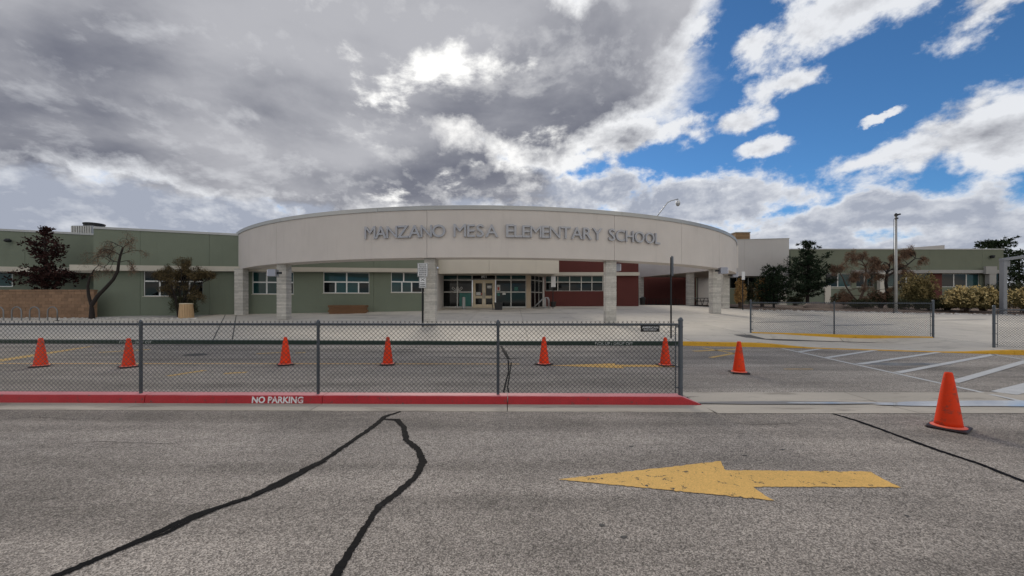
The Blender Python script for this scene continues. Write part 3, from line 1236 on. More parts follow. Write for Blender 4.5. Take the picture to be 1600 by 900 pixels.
# fence on the yellow island kerb by the ramp
qa, qb = gp(1173, 520), gp(1458, 527.5)
zq = lambda s: qa.z + (qb.z - qa.z) * s / (qb - qa).length + .02
Lq = math.hypot(qb.x - qa.x, qb.y - qa.y)
q1 = Lq * .49
f2 = chain_fence(qa, qb, [0, q1, Lq], zq, 1.36, 'short grey chain link fence along the yellow island kerb', 1.27, [0, Lq], 'chain link fences')[0]
qc = gp(1553, 543)
qd = Vector((qc.x + 9, qc.y - 3.4, 0))
Lr = math.hypot(qd.x - qc.x, qd.y - qc.y)
f3 = chain_fence(qc, qd, [0, Lr / 3, Lr * 2 / 3, Lr], lambda s: .15, 1.33, 'grey chain link fence with capped end post at right edge', 1.22, [0, Lr], 'chain link fences')[0]
# island kerb under the middle fence
island = struct('kerb')
uq = ((qb.x - qa.x) / Lq, (qb.y - qa.y) / Lq)
mb = MB()
n_ = 16
for k in range(n_ + 1):
    s = .05 + (Lq - .1) * k / n_
    z = zq(s) + .012
    bow = -.10 - .16 * math.sin(PI * k / n_)
    for off, zz in ((bow, -.15), (bow + .01, z - .02), (bow + .03, z), (.10, z), (.11, -.15)):
        mb.v.append(Vector((qa.x + uq[0] * s - uq[1] * off, qa.y + uq[1] * s + uq[0] * off, zz)))
for k in range(n_):
    for j in range(4):
        mb.f.append((k * 5 + j, (k + 1) * 5 + j, (k + 1) * 5 + j + 1, k * 5 + j + 1))
mb.f.append((4, 3, 2, 1, 0))
mb.f.append(tuple(n_ * 5 + j for j in range(5)))
mb.build('kerb_segment', 'kerb_yellow', island)

# ------------------------------------------------------------------ traffic cones


def make_cone():
    root = thing('traffic_cone', '', 'cone', (0, 0, 0), 0, 'orange traffic cones')
    b = chamfer_box(.365, .365, .030, .012)
    cb = b.build('base', 'cone_base', root)
    fl = MB().lathe([(.165, .028), (.165, .034), (.145, .040), (.132, .046)], 28)
    fl.build('flange', 'cone_rim', root, smooth=False)
    prof = [(.130, .040), (.124, .09), (.105, .24), (.080, .43), (.060, .57), (.042, .685), (.037, .705), (.033, .712), (.028, .705), (.030, .66)]
    MB().lathe(prof, 28).build('cone_body', 'cone_orange', root, smooth=True)
    return root


cones = [(63.7, 573, 42, 'leftmost orange traffic cone behind the fence'),
         (201, 574, 54, 'orange traffic cone close beside the second left fence post'),
         (446, 570.5, 38, 'orange traffic cone behind the fence above the NO PARKING lettering'),
         (606, 570, 10, 'orange traffic cone behind the fence, right of the middle fence post'),
         (850, 570, 45, 'orange traffic cone at the tip of the far yellow arrow'),
         (1039.5, 571.5, 12, 'orange traffic cone at the tail of the far yellow arrow, beside the end post'),
         (1154.7, 583, -14, 'orange traffic cone right of the fence end, in front of the yellow kerb'),
         (1482, 669.5, 33, 'nearest and largest orange traffic cone, by the puddle at right')]
proto = make_cone()
rng = random.Random(8)
for i, (px, py, rz, lab) in enumerate(cones):
    c = proto if i == 0 else copy_tree(proto)
    q = gp(px, py)
    c.location = (q.x, q.y, .0075 if i < 7 else .002)
    c.rotation_euler = (0, 0, R(rz))
    c['label'] = lab

# ------------------------------------------------------------------ entrance canopy: a stucco ring on block columns
RC, RR = Vector((-2.05, 42.25, 0)), 23.1
Z0, Z1 = 3.86, 6.42
RT = .95
canopy = thing('entrance_canopy', 'curved beige stucco canopy with metal school name letters on block columns', 'canopy', (RC.x, RC.y - RR, gz(0, 20)))


def rp(th, r):
    return (RC.x + r * math.sin(th), RC.y - r * math.cos(th))


def ring_theta(px):
    """angle of the outer face seen at image column px"""
    k = (px - CX) / F
    # |(k d, d) - RC| = RR
    a = 1 + k * k
    b = -2 * (k * RC.x + RC.y)
    c = RC.x ** 2 + RC.y ** 2 - RR * RR
    D = b * b - 4 * a * c
    d = (-b - math.sqrt(max(D, 0))) / (2 * a)
    return math.atan2(k * d - RC.x, RC.y - d), d


def arc_solid(t0, t1, r0, r1, z0, z1, seg=3.0):
    n_ = max(1, int(abs(t1 - t0) * RR / seg * 4))
    mb = MB()
    for k in range(n_ + 1):
        t_ = t0 + (t1 - t0) * k / n_
        for r, z in ((r1, z0), (r1, z1), (r0, z1), (r0, z0)):
            x, y = rp(t_, r)
            mb.v.append(Vector((x, y, z)))
    for k in range(n_):
        for j in range(4):
            j2 = (j + 1) % 4
            mb.f.append((k * 4 + j, (k + 1) * 4 + j, (k + 1) * 4 + j2, k * 4 + j2))
    mb.f.append((0, 1, 2, 3))
    mb.f.append((n_ * 4 + 3, n_ * 4 + 2, n_ * 4 + 1, n_ * 4))
    return mb


joints = [-R(64)] + [ring_theta(p_)[0] for p_ in (432, 667, 960, 1065, 1124)] + [R(67)]
for a, b in zip(joints, joints[1:]):
    g = .009 / RR
    arc_solid(a + g, b - g, RR - RT, RR, Z0, Z1).build('wall_panel', 'canopy_stucco', canopy)
arc_solid(joints[0] + .002, joints[-1] - .002, RR - RT + .06, RR - .05, Z0 + .05, Z1 - .02).build('core', 'joint_dark', canopy)
cj = [-R(64), -R(45), -R(29), -R(12), R(4), R(20), R(36), R(44.5), R(56), R(67)]
for a, b in zip(cj, cj[1:]):
    cop = arc_solid(a + .0003, b - .0003, RR - RT - .05, RR + .05, Z1 + .004, Z1 + .03)
    g2 = arc_solid(a + .0003, b - .0003, RR + .012, RR + .05, Z1 - .17, Z1 + .002)
    cop.add(g2.v, g2.f)
    cop.build('coping', 'coping_metal', canopy)
# letters of the name, each one stood off the wall
LB, LH = 4.875, .60


def letters(word, px0, px1, big):
    raw = [text_mb(ch, 1.0, .04, 0.0 if ch in 'MN' else .010) for ch in word]
    cap = max(v.y for v in raw[0].v)
    hs = LH / cap
    t0, t1 = ring_theta(px0)[0], ring_theta(px1)[0]
    arc = (t1 - t0) * RR
    ws = [width(r_)[0] * hs * 1.04 for r_ in raw]
    gap = (arc - sum(ws)) / (len(word) - 1)
    s = 0.0
    for i, ch in enumerate(word):
        w0, off = width(raw[i])
        th = t0 + (s + ws[i] / 2) / RR
        x, y = rp(th, RR + .075)
        k = 1.06 if i == 0 else 1.0
        t = MB()
        t.v = [Vector(((v.x - off - w0 / 2) * ws[i] / w0 * k, v.y * hs * k, v.z)) for v in raw[i].v]
        t.f = raw[i].f
        xd = (math.cos(th), math.sin(th), 0)
        place_text(t, (x, y, LB), xd, (0, 0, 1)).build('letter', 'letter_metal', canopy)
        s += ws[i] + gap


letters('MANZANO', 572, 697, True)
letters('MESA', 710, 778.5, True)
letters('ELEMENTARY', 791, 940, True)
letters('SCHOOL', 950, 1029.5, True)

# block columns
CW = .56
rngc = random.Random(3)
BLK = [mesh_only(chamfer_box(.396, .796, .099, .008, .006, random.Random(i)), 'block', 'cmu') for i in range(4)]
BLKW = [mesh_only(chamfer_box(.796, .796, .099, .008, .006, random.Random(20 + i)), 'block', 'cmu') for i in range(3)]


def column(x, y, zt, rot, parent, zb=None, name='column', w=CW):
    """split faced blocks in low courses: whole blocks and pairs in turn"""
    zb = gz(x, y) if zb is None else zb
    n_ = int(round((zt - zb) / .103))
    h = (zt - zb) / n_
    core = MB().box(x - w / 2 + .008, x + w / 2 - .008, y - w / 2 + .008, y + w / 2 - .008, zb, zt - .002)
    o = core.build(name, 'mortar', parent)
    for k in range(n_):
        sc_ = (w / .8, w / .8, h / .103)
        if k % 2:
            inst('block', BLKW[rngc.randrange(3)], o, (x, y, zb + k * h + .001), (0, 0, PI / 2 * rngc.randrange(4)), sc_)
        else:
            for sg in (-1, 1):
                bx, by = (sg * .2 * w / .8, 0) if k % 4 else (0, sg * .2 * w / .8)
                inst('block', BLK[rngc.randrange(4)], o, (x + bx, y + by, zb + k * h + .001), (0, 0, (0 if k % 4 else PI / 2)), sc_)
    return o


def col_at(px, rr):
    k = (px - CX) / F
    a = 1 + k * k
    b = -2 * (k * RC.x + RC.y)
    c = RC.x ** 2 + RC.y ** 2 - rr * rr
    d = (-b - math.sqrt(b * b - 4 * a * c)) / (2 * a)
    return k * d, d


for px in (377, 444, 673, 953, 1117):
    x, y = col_at(px, RR - RT / 2) if px > 400 else (-18.0, 25.55)
    th = math.atan2(x - RC.x, RC.y - y)
    column(x, y, Z0, 0.0, canopy)
cb = Vector((17.25, 31.2))
column(cb.x, cb.y, Z0, 0.0, canopy)

# ------------------------------------------------------------------ the school building behind the canopy


def line_hit(P0, P1, px):
    """distance along P0->P1 where image column px meets it, and its depth"""
    k = (px - CX) / F
    u = (P1 - P0)
    u.z = 0
    L = u.length
    u = u / L
    s = (k * P0.y - P0.x) / (u.x - k * u.y)
    return s, P0.y + u.y * s


def wall_run(parent, P0, P1, z0, z1, th, openings, m, joints=(), z1b=None, name='wall_panel', w0=0.0):
    u = (P1 - P0)
    u.z = 0
    L = u.length
    u = u / L
    z1b = z1 if z1b is None else z1b
    cuts = [0.0] + sorted(j for j in joints if .05 < j < L - .05) + [L]
    for a, b in zip(cuts, cuts[1:]):
        g = .008
        a_, b_ = a + (g if a > 0 else 0), b - (g if b < L else 0)
        mb = MB()
        ops = sorted((max(o[0], a_), min(o[1], b_), o[2], o[3]) for o in openings if o[1] > a_ + .01 and o[0] < b_ - .01)

        def slab(sa, sb, za, zb_a, zb_b):
            if sb - sa < .004:
                return

            def q(s, w):
                return (P0.x + u.x * s - u.y * w, P0.y + u.y * s + u.x * w)
            lo = [(*q(sa, w0), za), (*q(sb, w0), za), (*q(sb, w0 + th), za), (*q(sa, w0 + th), za)]
            hi = [(*q(sa, w0), zb_a), (*q(sb, w0), zb_b), (*q(sb, w0 + th), zb_b), (*q(sa, w0 + th), zb_a)]
            mb.hexa(lo, hi)
        zt = lambda s: z1 + (z1b - z1) * s / L
        s = a_
        for o0, o1, za, zb in ops:
            slab(s, o0, z0, zt(s), zt(o0))
            if za > z0:
                slab(o0, o1, z0, za, za)
            if zb < zt(o0) - .01:
                slab(o0 - 0, o1, zb, zt(o0), zt(o1))
            s = o1
        slab(s, b_, z0, zt(s), zt(b_))
        mb.build(name, m, parent)


def window(parent, P0, P1, s0, s1, z0, z1, panes, fm='white_frame', bar=.05, rec=.08, name='window'):
    """panes: list of (a0, a1, b0, b1, material) as fractions of the opening"""
    u = (P1 - P0)
    u.z = 0
    u.normalize()
    fr = MB()
    lst = []
    W, H = s1 - s0, z1 - z0
    h = bar / 2
    for a0, a1, b0, b1, m in panes:
        sa, sb, za, zb = s0 + W * a0, s0 + W * a1, z0 + H * b0, z0 + H * b1
        fr.obox(P0, u, sa, sb, rec, rec + .06, za, za + h)
        fr.obox(P0, u, sa, sb, rec, rec + .06, zb - h, zb)
        fr.obox(P0, u, sa, sa + h, rec, rec + .06, za + h, zb - h)
        fr.obox(P0, u, sb - h, sb, rec, rec + .06, za + h, zb - h)
        lst.append((sa + h, sb - h, za + h, zb - h, m))
    w = fr.build(name, fm, parent)
    for sa, sb, za, zb, m in lst:
        MB().obox(P0, u, sa, sb, rec + .025, rec + .035, za, zb).build('pane', m, w)
    return w


school = thing('school_building', 'single storey school with green and red stucco wings behind the curved canopy', 'school', (-8, 30, gz(-8, 30)))
GD, GT = 'glass_dark', 'glass_teal'
# green wing
u_ = (WB - WA).normalized()
Lg = (WB - WA).length
ops, wins = [], []


def zpx(py, d):
    return EYE + (HY - py) / F * d


def band_z(s):
    t_ = s / Lg
    return 3.62 + .25 * t_, 3.98 + .16 * t_


s0, d0 = line_hit(WA, WB, 224)
s1, d1 = line_hit(WA, WB, 317)
zt_ = band_z(s0)[0] + .02
ops.append((s0, s1, 2.03, zt_))
mid = .60
wins.append((s0, s1, 2.03, zt_, [(0, .26, 0, mid, GD), (.26, .5, 0, mid, GD), (.5, .76, 0, mid, GD), (.76, 1, 0, mid, GD)], [(0, .5, mid, 1, GD), (.5, 1, mid, 1, GD)]))
for pa_, pb_, ys, lower in ((394, 458.5, 459.5, [(0, .34, GT), (.34, .66, GT), (.66, 1, GD)]), (505, 577, 458, [(0, .26, GD), (.26, .5, GT), (.5, .76, GT), (.76, 1, GD)]), (611, 684, 457, [(0, .24, GT), (.24, .46, GT), (.46, .7, GD), (.7, 1, GD)])):
    s0, d0 = line_hit(WA, WB, pa_)
    s1, d1 = line_hit(WA, WB, pb_)
    s1 = min(s1, Lg - .1)
    zs = zpx(ys, (d0 + d1) / 2)
    zt_ = band_z(s0)[0] + .02
    ops.append((s0, s1, zs, zt_))
    mid = .53
    up = [(0, .34, mid, 1, GT), (.34, 1, mid, 1, GT)] if pa_ == 394 else [(0, .5 if pa_ != 611 else .28, mid, 1, GT), (.5 if pa_ != 611 else .28, 1, mid, 1, GT)]
    wins.append((s0, s1, zs, zt_, [(a, b, 0, mid, m) for a, b, m in lower], up))
jts = [line_hit(WA, WB, p_)[0] for p_ in (219, 327, 584)]
wall_run(school, WA, WB, .2, 6.42, .3, ops, 'green_stucco', jts, 6.02)
for s0, s1, z0, z1, lo, up in wins:
    window(school, WA, WB, s0, s1, z0, z1, lo + up, 'white_frame', .085, .06)
    sl = MB().obox(WA, u_, s0 - .04, s1 + .04, -.03, .06, z0 - .05, z0 - .002).build('sill', 'band_cream', school)
# cream band along the wing
mb = MB()
for sa, sb in ((-.95, line_hit(WA, WB, 315)[0]), (line_hit(WA, WB, 315)[0] + .01, line_hit(WA, WB, 537)[0]), (line_hit(WA, WB, 537)[0] + .01, Lg - .02)):
    def q(s, w):
        return (WA.x + u_.x * s - u_.y * w, WA.y + u_.y * s + u_.x * w)
    b0, t0 = band_z(sa)
    b1, t1 = band_z(sb)
    MB().hexa([(*q(sa, -.42), b0), (*q(sb, -.42), b1), (*q(sb, -.002), b1), (*q(sa, -.002), b0)], [(*q(sa, -.42), t0), (*q(sb, -.42), t1), (*q(sb, -.002), t1), (*q(sa, -.002), t0)]).build('band', 'band_cream', school)
# parapet coping
sl_ = [0, Lg * .33, Lg * .6, Lg]
for a, b in zip(sl_, sl_[1:]):
    za, zb = 6.42 - .4 * a / Lg, 6.42 - .4 * b / Lg

    def q(s, w):
        return (WA.x + u_.x * s - u_.y * w, WA.y + u_.y * s + u_.x * w)
    MB().hexa([(*q(a + .004, -.05), za - .10), (*q(b - .004, -.05), zb - .10), (*q(b - .004, .36), zb + .003), (*q(a + .004, .36), za + .003)],
              [(*q(a + .004, -.05), za + .045), (*q(b - .004, -.05), zb + .045), (*q(b - .004, .36), zb + .045), (*q(a + .004, .36), za + .045)]).build('coping', 'coping_metal', school)
# roof and left return
MB().hexa([(-26.6, 24.9, 5.7), (-5.8, 29.35, 5.7), (-5.8, 44, 5.7), (-29, 44, 5.7)], [(-26.6, 24.9, 5.8), (-5.8, 29.35, 5.8), (-5.8, 44, 5.8), (-29, 44, 5.8)]).build('roof', 'coping_metal', school)
wall_run(school, Vector((-27.5, 30, 0)), Vector((-26.72, 24.52, 0)), .2, 6.38, .3, [], 'green_stucco', w0=0.0)
# left wing, set back
LA, LBv = Vector((-44, 23.9, 0)), Vector((-27.0, 27.54, 0))
wall_run(school, LA, LBv, 3.70, 6.75, .3, [], 'green_stucco', [11.0], 6.38)
ul = (LBv - LA).normalized()
Ll = (LBv - LA).length
MB().obox(LA, ul, 0, Ll - .3, -.35, -.002, 3.69, 4.02).build('band', 'band_cream', school)
mb = MB()


def ql(s, w):
    return (LA.x + ul.x * s - ul.y * w, LA.y + ul.y * s + ul.x * w)


MB().hexa([(*ql(0, -.05), 6.66), (*ql(Ll, -.05), 6.29), (*ql(Ll, .36), 6.39), (*ql(0, .36), 6.76)], [(*ql(0, -.05), 6.80), (*ql(Ll, -.05), 6.43), (*ql(Ll, .36), 6.43), (*ql(0, .36), 6.80)]).build('coping', 'coping_metal', school)
MB().hexa([(*ql(0, .31), 5.7), (*ql(Ll, .31), 5.7), (-29, 44, 5.7), (-52, 40, 5.7)], [(*ql(0, .31), 5.78), (*ql(Ll, .31), 5.78), (-29, 44, 5.78), (-52, 40, 5.78)]).build('roof', 'coping_metal', school)
LC, LD = LA + Vector((-.2, .9, 0)), LBv + Vector((-.2, .9, 0))
s20, _ = line_hit(LC, LD, 20)
wall_run(school, LC, LD, .3, 3.72, .25, [(s20 - 6, s20, 2.7, 3.72)], 'green_stucco')
window(school, LC, LD, s20 - 6, s20, 2.70, 3.72, [(i / 4, (i + 1) / 4, 0, 1, GT) for i in range(4)], 'white_frame', .12, .0)
MB().hexa([(*ql(0, .3), 3.70), (*ql(Ll, .3), 3.70), (*ql(Ll, 1.2), 3.70), (*ql(0, 1.2), 3.70)], [(*ql(0, .3), 3.76), (*ql(Ll, .3), 3.76), (*ql(Ll, 1.2), 3.76), (*ql(0, 1.2), 3.76)]).build('soffit', 'soffit', school)

# entrance: glazed front, doors, curved fascia
DY = 32.0
DA, DB = Vector((-6.6, DY, 0)), Vector((1.55, DY, 0))


def dx(px, y=DY):
    return (px - CX) / F * y


zf = gz(-1, DY)
ZT = zpx(426, DY)
z437, z456, zsill = zpx(437.5, DY), zpx(456.3, DY), zpx(479.6, DY)
wall_run(school, DA, DB, zf - .4, ZT + .35, .25, [(dx(692) + 6.6, dx(822) + 6.6, zf - .02, ZT)], 'beige_stucco')
MB().box(-6.05, -5.72, 29.32, DY - .003, zf - .5, ZT + .05).build('return_wall', 'beige_stucco', school)
cols_l = [692, 714.5, 737.5]
cols_r = [774.5, 798.5, 822]


def sfx(px):
    return dx(px) + 6.6


def glazed(c):
    for i in range(len(c) - 1):
        for za, zb, m in ((zsill, z456, GD), (z456, z437, GD), (z437, ZT, GT)):
            window(school, DA, DB, sfx(c[i]), sfx(c[i + 1]), za, zb, [(0, 1, 0, 1, m)], 'alu_frame', .085, .06, 'glazing')


glazed(cols_l)
glazed(cols_r)
MB().box(dx(692), dx(737.5), DY + .05, DY + .15, zf - .05, zsill - .003).build('sill', 'alu_frame', school)
MB().box(dx(774.5), dx(822), DY + .05, DY + .15, zf - .05, zsill - .003).build('sill', 'alu_frame', school)
tr = window(school, DA, DB, sfx(737.5), sfx(774.5), z437, ZT, [(0, 1, 0, 1, GD)], 'alu_frame', .085, .06, 'transom_window')
raw = text_mb('801', 1.0, .004, .01)
w0, off = width(raw)
cap = max(v.y for v in raw.v)
t = MB()
t.v = [Vector(((v.x - off) * (dx(760) - dx(752)) / w0, v.y * .26 / cap, v.z)) for v in raw.v]
t.f = raw.f
place_text(t, (dx(752), DY + .065, zpx(434.3, DY)), (1, 0, 0), (0, 0, 1)).build('house_number', 'sign_white', tr)
# door frame and the two leaves
fx0, fx1 = dx(738.3), dx(774.0)
fr = MB()
fr.box(fx0, fx0 + .09, DY + .03, DY + .14, zf - .02, z437 - .003)
fr.box(fx1 - .09, fx1, DY + .03, DY + .14, zf - .02, z437 - .003)
fr.box(fx0 + .092, fx1 - .092, DY + .03, DY + .14, z437 - .10, z437 - .003)
fr.build('door_frame', 'door_cream', school)
mid_ = (fx0 + fx1) / 2
for a, b, sg in ((fx0 + .095, mid_ - .006, 1), (mid_ + .006, fx1 - .095, -1)):
    za, zb = zf + .012, z437 - .105
    w_ = b - a
    zg1, zg2 = za + .28, za + .78
    zg3, zg4 = za + 1.0, zb - .16
    st = .15
    d_ = MB()
    y0, y1 = DY + .05, DY + .10
    d_.box(a, a + st, y0, y1, za, zb).box(b - st, b, y0, y1, za, zb)
    d_.box(a + st, b - st, y0, y1, za, zg1).box(a + st, b - st, y0, y1, zg2, zg3).box(a + st, b - st, y0, y1, zg4, zb)
    dd = d_.build('door', 'door_cream', school)
    MB().box(a + st, b - st, y0 + .02, y0 + .03, zg1, zg2).build('pane', GD, dd)
    MB().box(a + st, b - st, y0 + .02, y0 + .03, zg3, zg4).build('pane', GD, dd)
    hx = b - .07 if sg == 1 else a + .07
    MB().tube([(hx, y0 - .005, za + .75), (hx, y0 - .07, za + .78), (hx, y0 - .07, za + 1.22), (hx, y0 - .005, za + 1.25)], .018, 6).build('handle', 'dark_metal', dd)
    if sg == 1:
        MB().box(a + st + .05, b - st - .12, y0 + .012, y0 + .018, zg3 + .05, zg3 + .30).build('notice', 'paper_white', dd)
        MB().box(b - st - .10, b - st - .01, y0 + .012, y0 + .018, zg3 + .08, zg3 + .22).build('notice', 'paper_red', dd)
    else:
        MB().box(a + st + .12, b - st - .08, y0 + .012, y0 + .018, zg3 + .62, zg3 + .84).build('notice', 'paper_white', dd)
# notices and panels seen on the glass
for x0, x1, y0_, y1_, m in ((776, 781.5, 445, 454.5, 'paper_white'), (777.2, 780.2, 448.5, 453.5, 'paper_red'), (777, 781, 458, 462.5, 'teal_panel'), (803.5, 809.5, 448, 454, 'teal_panel'), (717.5, 735.8, 458, 478.3, 'teal_panel'), (785, 790, 457.6, 460.5, 'paper_white')):
    e = .004 if m == 'paper_red' else 0
    MB().box(dx(x0), dx(x1), DY + .075 - e, DY + .082 - e, zpx(y1_, DY), zpx(y0_, DY)).build('notice', m, school)
# the handshake emblem: three open white tags on the left glass
for cx_, ang in ((709.2, 42), (714.6, 90), (719.6, 138)):
    c_, s_ = math.cos(R(-ang)), math.sin(R(-ang))
    l_, w_ = .19, .085
    mb = MB()
    for x0, x1, z0, z1 in ((-l_, l_, -w_, -w_ + .035), (-l_, l_, w_ - .035, w_), (-l_, -l_ + .035, -w_ + .035, w_ - .035), (l_ - .035, l_, -w_ + .035, w_ - .035)):
        mb.box(x0, x1, 0, .006, z0, z1)
    mb.v = [Vector((dx(cx_) + v.x * c_ - v.z * s_, DY + .05 + v.y, zpx(451.5, DY) + v.x * s_ + v.z * c_)) for v in mb.v]
    mb.build('emblem_tag', 'paper_white', school)
MB().box(dx(822.4), dx(829.2), DY - .06, DY + .24, zf - .4, ZT + .05).build('pilaster', 'pilaster_tan', school)
# angled side light
SA, SB_ = Vector((1.58, DY + .05, 0)), Vector((2.72, 33.95, 0))
Ls = (SB_ - SA).length
for i in range(3):
    for za, zb in ((zf + .02, z456), (z456, z437), (z437, ZT)):
        window(school, SA, SB_, Ls * i / 3, Ls * (i + 1) / 3, za, zb, [(0, 1, 0, 1, GD)], 'alu_frame', .08, 0, 'glazing')
MB().box(2.70, 2.86, 33.86, 34.0, zf - .3, ZT + .05).build('post', 'beige_stucco', school)
# entrance fascia, slightly bowed
n_ = 14
FX0, FX1 = -5.68, 3.62


def fascia_y(x):
    t_ = (x - FX0) / (FX1 - FX0) * 2 - 1
    return 29.25 + .35 * t_ * t_


for xa, xb in ((FX0, dx(764, 29.2)), (dx(764, 29.2) + .015, FX1)):
    mb = MB()
    for k in range(n_ + 1):
        x = xa + (xb - xa) * k / n_
        y = fascia_y(x)
        mb.v += [Vector((x, y, 3.84)), Vector((x, y, 5.9)), Vector((x, y + .35, 5.9)), Vector((x, y + .35, 3.84))]
    for k in range(n_):
        for j in range(4):
            mb.f.append((k * 4 + j, (k + 1) * 4 + j, (k + 1) * 4 + (j + 1) % 4, k * 4 + (j + 1) % 4))
    mb.f += [(0, 1, 2, 3), (n_ * 4 + 3, n_ * 4 + 2, n_ * 4 + 1, n_ * 4)]
    mb.build('fascia_panel', 'cream_stucco', school)
MB().hexa([(FX0, 29.95, 3.87), (FX1 - .02, 29.95, 3.87), (2.9, 34.0, 3.87), (FX0, 34.0, 3.87)], [(FX0, 29.95, 5.85), (FX1 - .02, 29.95, 5.85), (2.9, 34.0, 5.85), (FX0, 34.0, 5.85)]).build('soffit', 'soffit', school)

# red wing
RAe, RBe = Vector((2.88, 34.0, 0)), Vector((11.2, 34.0, 0))
wx = [dx(p_, 34.0) - RAe.x for p_ in (852.5, 871.7, 890.3, 908.5, 925.1, 942.3, 956)]
zs_, zm_, zt2 = zpx(454.8, 34), zpx(440.7, 34), zpx(431, 34)
wall_run(school, RAe, RBe, gz(6, 34) - .4, 6.0, .3, [(wx[0], wx[-1], zs_, zt2)], 'red_stucco', [dx(965, 34) - RAe.x])
for a, b in zip(wx, wx[1:]):
    window(school, RAe, RBe, a, b, zm_, zt2, [(0, 1, 0, 1, GT)], 'alu_frame', .07, .06)
    window(school, RAe, RBe, a, b, zs_, zm_, [(0, 1, 0, 1, GD)], 'alu_frame', .07, .06)
MB().box(3.0, 11.2, 33.70, 33.997, zt2 + .003, zpx(425.7, 34)).build('band', 'band_cream', school)
wall_run(school, Vector((11.2, 34.002, 0)), Vector((11.2, 46, 0)), gz(6, 34) - .4, 6.0, .3, [], 'red_stucco', w0=-.002)
wall_run(school, Vector((11.5, 45.1, 0)), Vector((21.6, 45.1, 0)), .9, 4.7, .3, [], 'red_stucco', [4.5])
wall_run(school, Vector((21.62, 44.6, 0)), Vector((24.5, 44.6, 0)), .9, 5.2, .3, [], 'beige_stucco')
# breezeway fascia, roof and its two block columns
BA, BBv = Vector((13.95, 43.5, 0)), Vector((18.25, 31.6, 0))
wall_run(school, BA, BBv, 4.45, 6.35, .5, [], 'canopy_stucco', [6.2], name='fascia_panel')
MB().hexa([(14.6, 43.6, 4.52), (18.75, 32.0, 4.52), (19.4, 33.6, 4.52), (23.5, 45.4, 4.52)], [(14.6, 43.6, 4.8), (18.75, 32.0, 4.8), (19.4, 33.6, 4.8), (23.5, 45.4, 4.8)]).build('soffit', 'soffit', school)
column(14.35, 42.9, 4.44, 0.0, school)
column(17.02, 36.7, 4.5, 0.0, school)
MB().hexa([(-5.8, 34.4, 5.6), (11.1, 34.4, 5.6), (11.1, 46, 5.6), (-5.8, 46, 5.6)], [(-5.8, 34.4, 5.7), (11.1, 34.4, 5.7), (11.1, 46, 5.7), (-5.8, 46, 5.7)]).build('roof', 'coping_metal', school)

# ------------------------------------------------------------------ gymnasium block and the far green building
gym = thing('gymnasium', 'tall plain grey beige stucco block behind right end of the canopy', 'building', (32, 52, 1.35))
GA, GB = Vector((25.5, 52, 0)), Vector((dx(1233, 52), 52, 0))
wall_run(gym, GA, GB, 5.22, 9.98, .4, [], 'beige_stucco', [6.0], 10.28)
wall_run(gym, Vector((GB.x, 52.003, 0)), Vector((GB.x, 68, 0)), 1.2, 10.28, .4, [], 'beige_stucco')
MB().hexa([(25.5, 51.95, 9.99), (GB.x + .05, 51.95, 10.285), (GB.x + .05, 52.45, 10.285), (25.5, 52.45, 9.99)], [(25.5, 51.95, 10.06), (GB.x + .05, 51.95, 10.36), (GB.x + .05, 52.45, 10.36), (25.5, 52.45, 10.06)]).build('coping', 'coping_metal', gym)
wall_run(gym, Vector((25.5, 53.4, 0)), Vector((GB.x - .42, 53.4, 0)), 1.0, 5.25, .3, [(1.0, 10.6, 3.6, 5.1)], 'far_green_stucco')
for i in range(6):
    window(gym, Vector((25.5, 53.4, 0)), Vector((GB.x, 53.4, 0)), 1.0 + 1.6 * i, 2.6 + 1.6 * i, 3.6, 5.1, [(0, 1, 0, 1, GD)], 'alu_frame', .07, .06)
MB().box(25.5, GB.x - .42, 52.42, 53.38, 5.25, 5.4).build('soffit', 'soffit', gym)
MB().box(25.5, GB.x - .42, 52.45, 68, 9.4, 9.5).build('roof', 'coping_metal', gym)
ru = thing('rooftop_unit', 'brown louvred rooftop unit above the grey beige block', 'air unit', (32.4, 55, 9.5), 0)
MB().box(dx(1149, 55) + .04, dx(1172, 55) - .04, 55.04, 57, 9.5, zpx(362.5, 55) - .1).build('body', 'louvre_brown', ru)
zz = zpx(375, 55)
for k in range(6):
    z_ = zz + k * .19
    MB().hexa([(dx(1149, 55), 54.94, z_), (dx(1172, 55), 54.94, z_), (dx(1172, 55), 55.04, z_ + .06), (dx(1149, 55), 55.04, z_ + .06)], [(dx(1149, 55), 54.94, z_ + .10), (dx(1172, 55), 54.94, z_ + .10), (dx(1172, 55), 55.04, z_ + .16), (dx(1149, 55), 55.04, z_ + .16)]).build('slat', 'louvre_brown', ru)
MB().box(dx(1149, 55) - .05, dx(1172, 55) + .05, 54.9, 57.05, zpx(362.5, 55) - .098, zpx(362.5, 55)).build('cap', 'unit_grey', ru)

far = thing('far_green_building', 'long low green stucco building with dark windows behind the bare trees', 'building', (48, 47, 1.35))
YF = 47.0
HA, HB = Vector((dx(1236, YF), YF, 0)), Vector((dx(1568, YF), YF, 0))


def fs(px):
    return dx(px, YF) - HA.x


